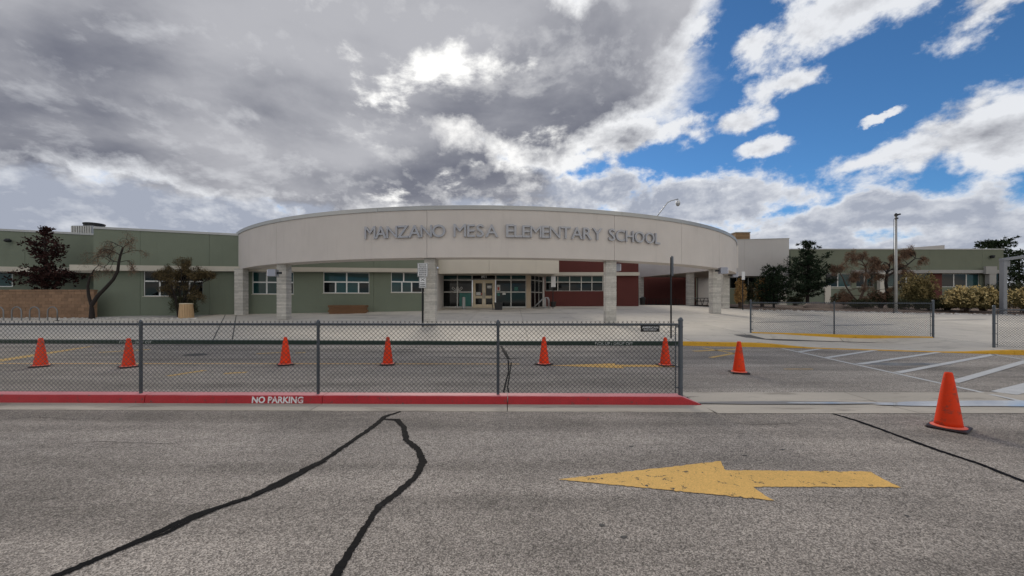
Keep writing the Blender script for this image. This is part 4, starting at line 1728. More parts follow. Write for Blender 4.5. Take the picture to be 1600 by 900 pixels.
zb0, zb1 = zpx(427.3, YF), zpx(422.3, YF)
zw0 = zpx(448.5, YF)
ops = [(fs(1472), fs(1531), zw0, zb0), (fs(1547), fs(1564), 1.4, zb0), (fs(1384), fs(1450), zw0, zb0), (fs(1338), fs(1366), zw0, zb0), (fs(1290), fs(1330), zw0, zb0)]
wall_run(far, HA, HB, 1.0, zpx(390, YF), .35, ops, 'far_green_stucco', [fs(1330), fs(1452), fs(1535)])
for a, b, n in ((1472, 1531, 3), (1384, 1450, 4), (1338, 1366, 2), (1290, 1330, 2)):
    for i in range(n):
        a_, b_ = a + (b - a) * i / n, a + (b - a) * (i + 1) / n
        window(far, HA, HB, fs(a_), fs(b_), zw0, zb0, [(0, 1, 0, 1, GT if (i + a) % 3 == 1 else GD)], 'alu_frame', .14, .10)
window(far, HA, HB, fs(1547), fs(1564), 1.4, zb0, [(0, .5, 0, .75, GD), (.5, 1, 0, .75, GD), (0, 1, .75, 1, GD)], 'dark_metal', .12, .10, 'door')
MB().box(dx(1330, YF), dx(1568, YF) - .05, YF - .5, YF - .003, zb0 + .003, zb1).build('band', 'grey_stucco', far)
MB().box(dx(1236, YF), dx(1568, YF) + .06, YF - .06, YF + .4, zpx(390, YF) + .003, zpx(388.6, YF)).build('coping', 'coping_metal', far)
MB().box(dx(1529, YF), dx(1546, YF), YF - .75, YF - .502, zb1 - .5, zpx(417, YF)).build('canopy_block', 'grey_stucco', far)
MB().box(dx(1535, YF), dx(1545.5, YF), YF - .70, YF - .25, 1.2, zb1 - .503).build('pilaster', 'grey_stucco', far)
MB().box(dx(1367, YF), dx(1377, YF), YF - .70, YF - .25, 1.2, zb0).build('pilaster', 'cream_stucco', far)
MB().box(dx(1453, YF), dx(1471, YF), YF - .06, YF - .004, 1.2, zb0 - .003).build('brick_panel', 'red_stucco', far)
wall_run(far, Vector((HB.x, YF + .003, 0)), Vector((HB.x, 64, 0)), 1.0, zpx(390, YF), .35, [], 'far_green_stucco')
MB().box(38.2, HB.x - .4, YF + .36, 64, 7.2, 7.3).build('roof', 'coping_metal', far)
MB().hexa([(dx(1408, 55), 55, 7.3), (dx(1476, 55), 55, 7.3), (dx(1476, 55), 60, 7.3), (dx(1408, 55), 60, 7.3)], [(dx(1408, 55), 55, zpx(388, 55)), (dx(1476, 55), 55, zpx(382.8, 55)), (dx(1476, 55), 60, zpx(382.8, 55)), (dx(1408, 55), 60, zpx(388, 55))]).build('roof_monitor', 'beige_stucco', far)
MB().box(dx(1283, 56), dx(1303, 56), 56, 58, 7.3, zpx(390.6, 56)).build('roof_monitor', 'beige_stucco', far)
lw = MB().lathe([(.10, 0), (.20, .05), (.22, .3), (.12, .36)], 10, (dx(1548, YF), YF - .18, zpx(403.5, YF))).build('wall_lamp', 'dark_metal')
lw['label'], lw['category'], lw['group'] = 'small dark wall lamp high on the far green building', 'wall lamp', 'wall lamps'
# low green screen wall
sw = thing('screen_wall', 'low green panelled screen wall with pale posts below the big pine', 'wall', (dx(1280, 42), 42, 1.35))
for a, b, m, n in ((1229, 1257.5, 'green_stucco', 'panel'), (1262, 1288, 'green_stucco', 'panel'), (1297.5, 1330, 'green_stucco', 'panel'), (1288.2, 1297.2, 'cream_stucco', 'post'), (1217, 1228.5, 'cream_stucco', 'post')):
    zt_ = zpx(450.7 if n == 'panel' else (446 if a > 1250 else 455), 42)
    MB().box(dx(a, 42), dx(b, 42), 42 - (.1 if n == 'post' else 0), 42.2, 1.1, zt_).build(n, m, sw)
    if n == 'panel':
        MB().box(dx(a, 42), dx(b, 42), 41.96, 42.24, zt_ + .002, zt_ + .07).build('cap', 'band_cream', sw)

# ------------------------------------------------------------------ tan block wall, left
bw = thing('block_wall', 'tan concrete block wall behind the bicycle rack at left', 'wall', (-31, 23.6, gz(-31, 23.6)))
BY = 23.55
X1b = (147 - CX) / F * BY
zt_ = zpx(450, BY)
nr = 10
zb_ = zt_ - nr * .2
rng = random.Random(17)
TB = [mesh_only(chamfer_box(.390, .196, .191, .009, .005, random.Random(40 + i)), 'block', 'tan_block') for i in range(4)]
TH = [mesh_only(chamfer_box(.190, .196, .191, .009, .005, random.Random(50 + i)), 'block', 'tan_block') for i in range(2)]
TC = mesh_only(chamfer_box(.392, .25, .09, .009, .004, random.Random(60)), 'cap_block', 'tan_block')
nb = 26
X0b = X1b - nb * .4
MB().box(X0b + .01, X1b - .015, BY + .018, BY + .182, zb_ - .3, zt_ - .1).build('mortar_core', 'tan_mortar', bw)
for r_ in range(nr):
    z_ = zb_ + r_ * .2
    if r_ == nr - 1:
        for k in range(nb):
            inst('cap_block', TC, bw, (X1b - .2 - k * .4, BY + .1, zt_ - .19))
        continue
    o_ = .2 if r_ % 2 else 0
    if o_:
        inst('block', TH[r_ % 2], bw, (X1b - .1, BY + .1, z_))
    for k in range(nb if not o_ else nb - 1):
        inst('block', TB[rng.randrange(4)], bw, (X1b - .2 - o_ - k * .4, BY + .1 + rng.uniform(-.004, .004), z_), (0, 0, PI if rng.random() < .5 else 0))

# ------------------------------------------------------------------ things on the plaza and the roofs


def tag(o, label, cat, group=None):
    o['label'], o['category'] = label, cat
    if group:
        o['group'] = group
    return o


# rooftop air unit, left
DU = 32.0
au = thing('rooftop_unit', 'grey slatted rooftop unit with a dark rim on the left green roof', 'air unit', (dx(128, DU), DU + .8, 5.75))
x0, x1 = dx(111, DU), dx(144, DU)
zt_ = zpx(352, DU)
MB().box(x0 + .03, x1 - .03, DU + .03, DU + 1.6, 5.75, zt_ - .02).build('body', 'unit_grey', au)
for i in range(9):
    xa = x0 + (x1 - x0) * i / 9
    MB().box(xa + .02, xa + (x1 - x0) / 9 - .06, DU - .03, DU + .03, 6.2, zt_ - .06).build('slat', 'coping_metal', au)
xm, rr_ = (dx(118, DU) + dx(144, DU)) / 2, (dx(144, DU) - dx(118, DU)) / 2
MB().lathe([(rr_ - .05, -.02), (rr_ - .05, zpx(348.5, DU) - zt_)], 20, (xm, DU + .8, zt_)).build('fan_cowl', 'dark_metal', au)
MB().lathe([(rr_, 0), (rr_, .10), (rr_ - .06, .12)], 20, (xm, DU + .8, zpx(348.5, DU) - .0)).build('rim', 'dark_metal', au)
for k in range(6):
    a = k * PI / 3 + .3
    MB().tube([(xm + (rr_ + .02) * math.cos(a), DU + .8 + (rr_ + .02) * math.sin(a), zt_), (xm + (rr_ + .02) * math.cos(a), DU + .8 + (rr_ + .02) * math.sin(a), zpx(348, DU))], .02, 5).build('strut', 'dark_metal', au)
DL = 26.0
tag(MB().lathe([(.06, -.10), (.17, -.05), (.19, .03), (.10, .14)], 10, (dx(18, DL), DL - .20, zpx(377, DL))).build('wall_lamp', 'dark_metal'), 'dark wall lamp high on the far left green wall', 'wall lamp', 'wall lamps')

# dome camera on an arm above the canopy
th, d_ = ring_theta(1030)
cx_, cy_ = rp(th, RR - .2)
dc = thing('dome_camera', 'white dome security camera on a bent arm above the canopy', 'camera', (cx_, cy_, Z1 + .03))
D_ = cy_
b0 = Vector((cx_, cy_, Z1 + .03))
e1, e2, e3 = at(1043, 316.5, D_), at(1049, 313.5, D_), at(1059.5, 311, D_)
MB().tube([b0, b0.lerp(e1, .5), e1, e2, e3], .028, 8).build('arm', 'galv', dc, smooth=True)
MB().tube([e3, at(1059.5, 314, D_)], .022, 8).build('drop_pipe', 'galv', dc)
c_ = at(1059.3, 318.2, D_)
MB().lathe([(.03, .17), (.10, .15), (.12, .05), (.125, .0)], 16, c_).build('housing', 'sign_white', dc, smooth=True)
MB().lathe([(.115, .0), (.115, -.04), (.09, -.10), (.05, -.135), (.01, -.145)], 16, c_).build('dome', 'unit_grey', dc, smooth=True)

# box lamps on the columns
for px, py, w_, h_, dcol, sg, lab in ((427, 426.5, 12, 11, 21.6, -1, 'grey box lamp on left side of the second column from left'), (963, 418, 10, 12, 21.4, 1, 'grey box lamp on right side of the column below the word SCHOOL'), (1129.5, 423, 11, 10, 24.5, 1, 'grey box lamp between the two rightmost columns'), (1147, 429.5, 8, 8, 30.6, 1, 'grey box lamp on right side of the rearmost canopy column')):
    q = at(px, py, dcol)
    w, h = w_ * dcol / 1200, h_ * dcol / 1200
    lt = thing('column_lamp', lab, 'lamp', (q.x, q.y, q.z - h), 0, 'box lamps on the columns')
    MB().add(chamfer_box(w * 2, .34, h * 2, .015).v, chamfer_box(w * 2, .34, h * 2, .015).f)
    hb = chamfer_box(w * 2, .34, h * 2, .015)
    hb.v = [v + Vector((q.x, q.y, q.z - h)) for v in hb.v]
    hb.build('housing', 'lamp_box', lt)
    MB().box(q.x + sg * w + (0 if sg > 0 else -.05), q.x + sg * w + (.05 if sg > 0 else 0), q.y - .14, q.y + .14, q.z - h + .03, q.z + h - .03).build('lens', 'lamp_lens', lt)
    MB().box(q.x - w * .5, q.x + w * .5, q.y + .172, q.y + .30, q.z - .05, q.z + .05).build('bracket', 'dark_metal', lt)
    MB().box(min(q.x - sg * w, q.x - sg * (w + .25)) + .003, max(q.x - sg * w, q.x - sg * (w + .25)) - .003, q.y - .04, q.y + .04, q.z - .06, q.z + .06).build('bracket', 'dark_metal', lt)


def line_marks(mb, x0, x1, z0, z1, y, rows, rng):
    """rows of short dark dashes standing for lettering too small to read"""
    n_ = rows
    for r_ in range(n_):
        zc = z1 - (z1 - z0) * (r_ + .5) / n_
        h = (z1 - z0) / n_ * .26
        x = x0 + rng.uniform(0, .12) * (x1 - x0)
        xe = x1 - rng.uniform(0, .12) * (x1 - x0)
        while x < xe:
            w = rng.uniform(.05, .16) * (x1 - x0)
            mb.box(x, min(x + w, xe), y - .002, y, zc - h, zc + h)
            x += w + .03 * (x1 - x0)


rng = random.Random(44)
q = gp(660.5, 510.5)
D_ = q.y
sp_ = thing('sign_post', 'two white parking signs on a dark post before the middle column', 'sign', q, 0, 'sign posts')
pm = MB()
pm.box(q.x - .045, q.x - .026, D_ - .02, D_ + .02, q.z - .1, zpx(411, D_)).box(q.x + .026, q.x + .045, D_ - .02, D_ + .02, q.z - .1, zpx(411, D_)).box(q.x - .026, q.x + .026, D_ + .012, D_ + .02, q.z - .1, zpx(411, D_))
pm.build('post', 'dark_metal', sp_)
for x0, x1, y0, y1, rows, sym in ((652.5, 668.7, 411, 432.3, 6, 0), (655, 666.3, 433, 450, 3, 1)):
    a, b, z0, z1 = dx(x0, D_), dx(x1, D_), zpx(y1, D_), zpx(y0, D_)
    pl = MB().box(a, b, D_ - .030, D_ - .024, z0, z1).build('sign_plate', 'sign_white', sp_)
    bd = MB()
    t_ = .014
    yb = D_ - .0335
    bd.box(a + .01, b - .01, yb, yb + .003, z0 + .01, z0 + .01 + t_).box(a + .01, b - .01, yb, yb + .003, z1 - .01 - t_, z1 - .01).box(a + .01, a + .01 + t_, yb, yb + .003, z0 + .01 + t_, z1 - .01 - t_).box(b - .01 - t_, b - .01, yb, yb + .003, z0 + .01 + t_, z1 - .01 - t_)
    bd.build('border', 'sign_ink', pl)
    mk = MB()
    top = z1 - .05 if not sym else z0 + (z1 - z0) * .55
    line_marks(mk, a + .05, b - .05, z0 + .04, top, D_ - .031, rows, rng)
    mk.build('lettering', 'sign_ink', pl, kind='stuff')
    if sym:
        cz, cx2 = z0 + (z1 - z0) * .76, (a + b) / 2
        sm = MB()
        for sg in (-1, 1):
            sm.hexa([(cx2 - .10, D_ - .033, cz - sg * .07 - .015), (cx2 + .10, D_ - .033, cz + sg * .07 - .015), (cx2 + .10, D_ - .031 - .001 * sg, cz + sg * .07 - .015), (cx2 - .10, D_ - .031 - .001 * sg, cz - sg * .07 - .015)],
                    [(cx2 - .10, D_ - .033, cz - sg * .07 + .015), (cx2 + .10, D_ - .033, cz + sg * .07 + .015), (cx2 + .10, D_ - .031 - .001 * sg, cz + sg * .07 + .015), (cx2 - .10, D_ - .031 - .001 * sg, cz - sg * .07 + .015)])
        sm.build('symbol', 'sign_ink', pl)
# sign seen nearly edge-on, right of the end post
q = gp(1048.5, 528.5)
D_ = q.y
s2 = thing('sign_post', 'dark sign turned edge on atop a thin black post by the fence end', 'sign', q, 0, 'sign posts')
MB().tube([(q.x, D_, q.z - .1), (q.x, D_, zpx(402, D_))], .034, 8).build('post', 'dark_metal', s2)
c_, s_ = math.cos(R(56)), math.sin(R(56))
pb_ = chamfer_box(.33, .02, zpx(400.5, D_) - zpx(431, D_), .003)
pb_.v = [Vector((q.x + v.x * c_ - (v.y - .05) * s_, D_ + v.x * s_ + (v.y - .05) * c_, zpx(431, D_) + v.z)) for v in pb_.v]
pb_.build('sign_plate', 'sign_back', s2)
# small signs by the entrance and by the shrubs
for px, pyb, x0, x1, y0, y1, lab in ((864, 482, 861, 868, 432, 448.5, 'small white sign on a thin post left of the red wall windows'), (1160.5, 484.5, 1158.3, 1163.2, 424.5, 437, 'small white sign on a dark post beside the golden shrubs')):
    q = gp(px, pyb)
    D_ = q.y
    s3 = thing('sign_post', lab, 'sign', q, 0, 'sign posts')
    MB().tube([(q.x, D_, q.z - .1), (q.x, D_, zpx(y0 + 2, D_))], .035, 6).build('post', 'dark_metal', s3)
    MB().box(dx(x0, D_), dx(x1, D_), D_ - .06, D_ - .045, zpx(y1, D_), zpx(y0, D_)).build('sign_plate', 'sign_white', s3)

# timber planter under the green wing's window
yq = wall_y(-12.6) - 1.25
q0, q1 = Vector((dx(514, yq), yq, gz(-13, yq))), Vector((dx(571, yq + .5), yq + .5, gz(-10.5, yq + .5)))
pt = thing('timber_planter', 'long planter of stacked brown timbers below the green wall windows', 'planter', ((q0.x + q1.x) / 2, q0.y + .4, q0.z))
ud = (q1 - q0)
ud.z = 0
Lp = ud.length
ud.normalize()
hz = q0.z - .05
for k in range(4):
    e = .07 if k % 2 else 0.0
    for w0_, w1_ in ((0, .14), (.72, .86)):
        MB().obox(q0, ud, -e, Lp * .5 - .006 + (.2 if k % 2 else -.2), w0_, w1_, hz + k * .165, hz + k * .165 + .155).build('timber', 'timber', pt)
        MB().obox(q0, ud, Lp * .5 + .006 + (.2 if k % 2 else -.2), Lp + e, w0_, w1_, hz + k * .165, hz + k * .165 + .155).build('timber', 'timber', pt)
    for sa in (0.0, Lp - .14):
        MB().obox(q0, ud, sa, sa + .14, .144, .716, hz + k * .165, hz + k * .165 + .155).build('timber', 'timber', pt)
MB().obox(q0, ud, .144, Lp - .144, .144, .716, hz, hz + .58).build('soil', 'dirt', pt)
rng = random.Random(9)
mb = MB()
for i in range(180):
    s_, w_ = rng.uniform(.2, Lp - .2), rng.uniform(.2, .66)
    b_ = Vector((q0.x + ud.x * s_ - ud.y * w_, q0.y + ud.y * s_ + ud.x * w_, hz + .57))
    t_ = b_ + Vector((rng.gauss(0, .08), rng.gauss(0, .08), rng.uniform(.04, .16)))
    sd_ = Vector((rng.gauss(0, 1), rng.gauss(0, 1), 0)).normalized() * .012
    mb.add([b_ - sd_, b_ + sd_, t_], [(0, 1, 2)])
mb.build('dry_stems', 'dry_twig', pt, kind='stuff')

# tan ribbed litter bin
q = gp(291, 497)
lb = thing('litter_bin', 'tan ribbed concrete litter bin in front of the bushy tree', 'bin', q)
hb_ = 22.5 * q.y / 600
for k in range(28):
    a0, a1 = 2 * PI * k / 28 + .025, 2 * PI * (k + 1) / 28 - .025
    mb = MB()
    for r0, r1, z in ((.31, .39, 0), (.255, .33, hb_ - .03)):
        for a, r_ in ((a0, r1), (a1, r1), (a1, r0), (a0, r0)):
            mb.v.append(Vector((q.x + r_ * math.cos(a), q.y + r_ * math.sin(a), q.z + z)))
    mb.f = [(3, 2, 1, 0), (4, 5, 6, 7), (0, 1, 5, 4), (1, 2, 6, 5), (2, 3, 7, 6), (3, 0, 4, 7)]
    mb.build('rib', 'bin_tan', lb)
MB().lathe([(.34, .0), (.275, hb_ - .04)], 24, q).build('liner', 'tan_mortar', lb)
MB().lathe([(.27, hb_ - .035), (.35, hb_ - .03), (.35, hb_), (.32, hb_ + .03), (.20, hb_ + .03), (.18, hb_)], 24, q).build('rim', 'bin_rim', lb)

# wave bicycle rack on the left
qr = gp(52, 501)
BYr = qr.y
rk = thing('bicycle_rack', 'dark wave bicycle rack before the tan block wall', 'bicycle rack', (qr.x, BYr, qr.z))
pts = []
pitch = 28 * BYr / 600
xr = dx(-30, BYr)
zbt, zup = zpx(500, BYr), zpx(482.5, BYr)
hw = pitch * .27
x = xr
for i in range(5):
    c0 = x + pitch * i
    pts.append((c0 - hw, BYr, zbt))
    pts.append((c0 - hw, BYr, zup - hw * .6))
    for k in range(1, 8):
        a = PI - PI * k / 8
        pts.append((c0 + hw * math.cos(a), BYr, zup - hw * .6 + hw * math.sin(a)))
    pts.append((c0 + hw, BYr, zup - hw * .6))
    pts.append((c0 + hw, BYr, zbt))
    if i < 4:
        hw2 = (pitch - 2 * hw) / 2
        for k in range(1, 8):
            a = PI + PI * k / 8
            pts.append((c0 + pitch / 2 + hw2 * math.cos(a), BYr, zbt + hw2 * .8 * math.sin(a)))
MB().tube(pts, .030, 8).build('tube', 'galv_dark', rk, smooth=True)
for px_i in (pts[0], pts[-1]):
    MB().lathe([(.10, -.25), (.10, .02)], 10, (px_i[0], BYr, gz(px_i[0], BYr))).build('foot', 'dark_metal', rk)
    MB().tube([(px_i[0], BYr, gz(px_i[0], BYr) - .1), (px_i[0], BYr, zbt)], .031, 8).build('foot_post', 'dark_metal', rk)

# bollard, pot and handrail by the entrance
q = gp(724.5, 482.5)
bo = thing('bollard', 'grey round bollard before the teal glazed panel', 'bollard', q)
h_ = zpx(464, q.y) - q.z
MB().lathe([(.135, -.1), (.135, h_ - .06), (.12, h_ - .02), (.06, h_)], 16, q).build('post', 'pole_grey', bo, smooth=False)
MB().lathe([(.16, -.02), (.16, .05)], 16, q).build('collar', 'galv_dark', bo)
q = gp(779, 484)
po = thing('black_tub', 'black square tub standing right of the entrance doors', 'tub', q)
h_ = zpx(472.5, q.y) - q.z
w_ = 6.5 * q.y / 600
MB().hexa([(q.x - w_ * .85, q.y - .25, q.z), (q.x + w_ * .85, q.y - .25, q.z), (q.x + w_ * .85, q.y + .25, q.z), (q.x - w_ * .85, q.y + .25, q.z)],
          [(q.x - w_, q.y - .3, q.z + h_ - .08), (q.x + w_, q.y - .3, q.z + h_ - .08), (q.x + w_, q.y + .3, q.z + h_ - .08), (q.x - w_, q.y + .3, q.z + h_ - .08)]).build('body', 'black_plastic', po)
rim = MB()
rim.box(q.x - w_ - .03, q.x + w_ + .03, q.y - .33, q.y + .33, q.z + h_ - .078, q.z + h_)
rim.build('rim', 'black_plastic', po)
MB().tube([(q.x - w_ - .12, q.y, q.z), (q.x - w_ - .20, q.y, q.z + 1.0), (q.x - w_ - .16, q.y, q.z + 1.1)], .025, 6).build('handle', 'dark_metal', po)
q0, q1 = gp(833, 482), gp(858, 481.5)
hr = thing('handrail', 'galvanised handrail sloping up beside the angled entrance glazing', 'handrail', q0)
D_ = q0.y
for dy in (0, .9):
    za = q0.z
    MB().tube([(q0.x, D_ + dy, za), (dx(848, D_), D_ + dy, zpx(467.5, D_)), (dx(852, D_), D_ + dy, zpx(464.8, D_)), (dx(856.5, D_), D_ + dy, zpx(465.0, D_)), (dx(858, D_), D_ + dy, zpx(468, D_)), (dx(858.4, D_), D_ + dy, q1.z - .05)], .030, 8).build('rail', 'galv', hr, smooth=True)
    MB().tube([(dx(852.5, D_), D_ + dy, zpx(465.5, D_)), (dx(852.8, D_), D_ + dy, za - .05)], .028, 8).build('baluster', 'galv', hr)
    MB().tube([(dx(836, D_), D_ + dy, za + .02), (dx(858, D_), D_ + dy, za + .10)], .022, 6).build('lower_rail', 'galv_dark', hr)

# tubs, bench, bins, table along the red wall
rng = random.Random(10)


def shrub_tub(px, py, wpx, hpx, lab):
    q = gp(px, py)
    r_ = wpx / 2 * q.y / 600
    h_ = hpx * q.y / 600
    t = thing('planter_tub', lab, 'planter', q, 0, 'dark planter tubs by the red wall')
    MB().lathe([(r_ * .75, 0), (r_, h_ * .75), (r_ * 1.06, h_ * .76), (r_ * 1.06, h_ * .9), (r_ * .9, h_ * .9), (r_ * .88, h_ * .8)], 14, q).build('tub', 'black_plastic', t)
    mb = MB()
    for i in range(60):
        a = rng.uniform(0, 6.28)
        b_ = q + Vector((rng.uniform(-.5, .5) * r_, rng.uniform(-.5, .5) * r_, h_ * .8))
        e = b_ + Vector((math.cos(a) * r_ * .5, math.sin(a) * r_ * .5, rng.uniform(.05, .35) * h_))
        sd_ = Vector((-math.sin(a), math.cos(a), 0)) * .02
        mb.add([b_ - sd_, b_ + sd_, e], [(0, 1, 2)])
    mb.build('dry_plant', 'dry_twig', t, kind='stuff')


shrub_tub(864.5, 479.5, 9, 9, 'dark planter tub at the foot of the entrance handrail')
shrub_tub(884, 477.5, 12, 11, 'dark planter tub left of the bench by the red wall')
shrub_tub(918, 476.5, 11, 10, 'dark planter tub right of the bench by the red wall')
q = gp(901, 477)
bn = thing('bench', 'grey slatted bench between two dark tubs by the red wall', 'bench', q)
for k in range(4):
    MB().box(q.x - .75, q.x + .75, q.y + .3 + k * .11, q.y + .39 + k * .11, q.z + .43, q.z + .47).build('seat_slat', 'galv_dark', bn)
for sx in (-.6, .6):
    MB().box(q.x + sx - .03, q.x + sx + .03, q.y + .32, q.y + .70, q.z - .02, q.z + .427).build('leg', 'dark_metal', bn)
    MB().box(q.x + sx - .03, q.x + sx + .03, q.y + .74, q.y + .78, q.z + .42, q.z + .85).build('back_post', 'dark_metal', bn)
for k in range(3):
    MB().box(q.x - .75, q.x + .75, q.y + .70, q.y + .735, q.z + .50 + k * .12, q.z + .59 + k * .12).build('back_slat', 'galv_dark', bn)


def picnic(px, py, depth, lab, sc_=1.0):
    x, y = (px - CX) / F * depth, depth
    z = gz(x, y)
    t = thing('picnic_table', lab, 'picnic table', (x, y, z), 0, 'picnic tables under the breezeway')
    MB().box(x - .9, x + .9, y - .38, y + .38, z + .70, z + .75).build('table_top', 'galv_dark', t)
    for sy in (-.72, .72):
        MB().box(x - .9, x + .9, y + sy - .13, y + sy + .13, z + .42, z + .46).build('seat', 'dark_metal', t)
    for sx in (-.65, .65):
        MB().tube([(x + sx, y - .75, z), (x + sx, y - .3, z + .70)], .03, 6).build('leg', 'dark_metal', t)
        MB().tube([(x + sx, y + .75, z), (x + sx, y + .3, z + .70)], .03, 6).build('leg', 'dark_metal', t)
        MB().box(x + sx - .025, x + sx + .025, y - .85, y + .85, z + .385, z + .415).build('seat_bar', 'dark_metal', t)


picnic(1093, 476, 38.8, 'dark picnic table between the breezeway column and the canopy columns')
picnic(1101, 475, 42.2, 'dark picnic table in front of the pale wall, the farther of two')
picnic(976, 476, 39.5, 'dark picnic table left of the breezeway bin by the red wall end')
q = Vector((dx(1004, 41), 41, gz(14, 41)))
wb_ = thing('litter_bin', 'black litter bin at the foot of the rear breezeway column', 'bin', q)
MB().lathe([(.24, 0), (.30, .70)], 14, q).build('body', 'black_plastic', wb_)
MB().lathe([(.32, .705), (.32, .76), (.22, .86), (.08, .90)], 14, q).build('lid', 'black_plastic', wb_)
# low hoop racks in the breezeway
hk = thing('hoop_rack', 'row of low dark hoops against the rear red wall', 'bicycle rack', (dx(1040, 44), 44, 1.35))
for k in range(11):
    x = dx(1012 + k * 5.2, 44)
    MB().tube([(x - .13, 44, 1.33), (x - .13, 44, 1.95), (x - .06, 44, 2.08), (x + .06, 44, 2.08), (x + .13, 44, 1.95), (x + .13, 44, 1.33)], .025, 5).build('hoop', 'dark_metal', hk)
MB().tube([(dx(1010, 44), 44, 1.38), (dx(1066, 44), 44, 1.38)], .03, 5).build('base_rail', 'dark_metal', hk)

# tall pole with cameras, steel shade post
q = gp(1400, 489)
D_ = q.y
tp = thing('camera_pole', 'tall slim grey pole with small cameras on top, at the bed edge', 'pole', q)
MB().tube([(q.x, D_, q.z - .1), (q.x, D_, zpx(336, D_))], [.085, .062], 14).build('pole', 'pole_grey', tp, smooth=True)
MB().lathe([(.17, 0), (.17, .05), (.13, .09)], 14, q).build('base_collar', 'galv_dark', tp)
MB().lathe([(.10, 0), (.10, .04), (.04, .12)], 12, (q.x, D_, zpx(336, D_))).build('cap', 'dark_metal', tp)
for sx, dz in ((-.10, -.10), (.07, -.03), (-.09, -.30)):
    hb = chamfer_box(.09, .20, .09, .01)
    hb.v = [v + Vector((q.x + sx, D_ - .12, zpx(336, D_) + dz)) for v in hb.v]
    hb.build('camera_head', 'dark_metal', tp)
MB().tube([(q.x - .17, D_, q.z - .05), (q.x - .15, D_, zpx(342, D_))], .012, 5).build('cable', 'dark_metal', tp)
q = gp(1567.5, 491)
D_ = q.y
st = thing('shade_structure', 'square grey steel post carrying a beam out of frame at right', 'steel frame', q)
w_ = 3.0 * D_ / 600
ztp = zpx(408, D_)
hb = chamfer_box(w_ * 2, w_ * 2, ztp - q.z + .1, .02)
hb.v = [v + Vector((q.x, D_, q.z - .1)) for v in hb.v]
hb.build('post', 'steel_post', st)
MB().box(q.x - w_ - .12, q.x + w_ + .12, D_ - w_ - .12, D_ + w_ + .12, q.z - .05, q.z + .03).build('base_plate', 'galv_dark', st)
MB().hexa([(q.x - w_, D_ - .13, ztp + .003), (q.x + 5, D_ - .13 - 1.0, ztp + .75), (q.x + 5, D_ + .13 - 1.0, ztp + .75), (q.x - w_, D_ + .13, ztp + .003)],
          [(q.x - w_, D_ - .13, ztp + .17), (q.x + 5, D_ - .13 - 1.0, ztp + .92), (q.x + 5, D_ + .13 - 1.0, ztp + .92), (q.x - w_, D_ + .13, ztp + .17)]).build('beam', 'steel_post', st)
MB().box(q.x + w_ + .003, q.x + w_ + .30, D_ - .02, D_ + .02, ztp - .35, ztp + .05).build('gusset', 'steel_post', st)

# paint lines of the drain crossing and damp streaks on the plaza


def gpool(name, px, py, rx, ry, seed, m):
    q = gp(px, py)
    o = pool(name, q.x, q.y, rx, ry, 0, seed, m, 44)
    for v in o.data.vertices:
        w = o.location + v.co
        v.co.z = gz(w.x, w.y) + .004 + .001 * (seed % 5) - o.location.z
    return o


for i, (px, py, rx, ry) in enumerate(((520, 490.5, 1.4, .16), (590, 492.5, 2.0, .2), (560, 497, 1.2, .14), (720, 483.4, 1.6, .18), (790, 486.0, 2.3, .18), (850, 489.5, 2.5, .15), (905, 482, 1.8, .2), (700, 490, 1.2, .12), (970, 484, 1.0, .16), (1230, 503, 1.6, .12), (1340, 508, 1.9, .13), (1420, 497, 1.7, .12), (1250, 493, 1.4, .1), (1500, 500, 1.5, .12))):
    gpool('damp_patch', px, py, rx, ry, 100 + i, 'damp')
for a, b in (((352, 492), (333, 531)), ((369, 493), (363, 531))):
    mb = MB()
    q0, q1 = gp(*a), gp(*b)
    for k in range(9):
        t0, t1 = k / 9, (k + 1) / 9
        e0, e1 = q0.lerp(q1, t0), q0.lerp(q1, t1)
        strip(mb, [e0, e1], .045, 0)
    for v in mb.v:
        v.z = gz(v.x, v.y) + .005
    mb.build('painted_line', 'joint_dark', kind='structure')

# ------------------------------------------------------------------ trees and shrubs


def clump(mb, c, r, n, rng, ln, wd, up=.3, flat=1.0):
    """small pointed leaves spread through a clump"""
    for i in range(n):
        while True:
            v = Vector((rng.uniform(-1, 1), rng.uniform(-1, 1), rng.uniform(-1, 1)))
            if .05 < v.length < 1:
                break
        p = c + Vector((v.x * r, v.y * r, v.z * r * flat))
        d = (v.normalized() + Vector((rng.gauss(0, .5), rng.gauss(0, .5), up + rng.gauss(0, .4)))).normalized()
        sd_ = d.orthogonal().normalized()
        sd_.rotate(Matrix.Rotation(rng.uniform(0, 6.28), 3, d))
        l = ln * rng.uniform(.6, 1.3)
        w = wd * rng.uniform(.7, 1.3)
        o = len(mb.v)
        mb.v += [p - d * l * .5, p + sd_ * w, p + d * l * .5, p - sd_ * w]
        mb.f += [(o, o + 1, o + 2, o + 3)]


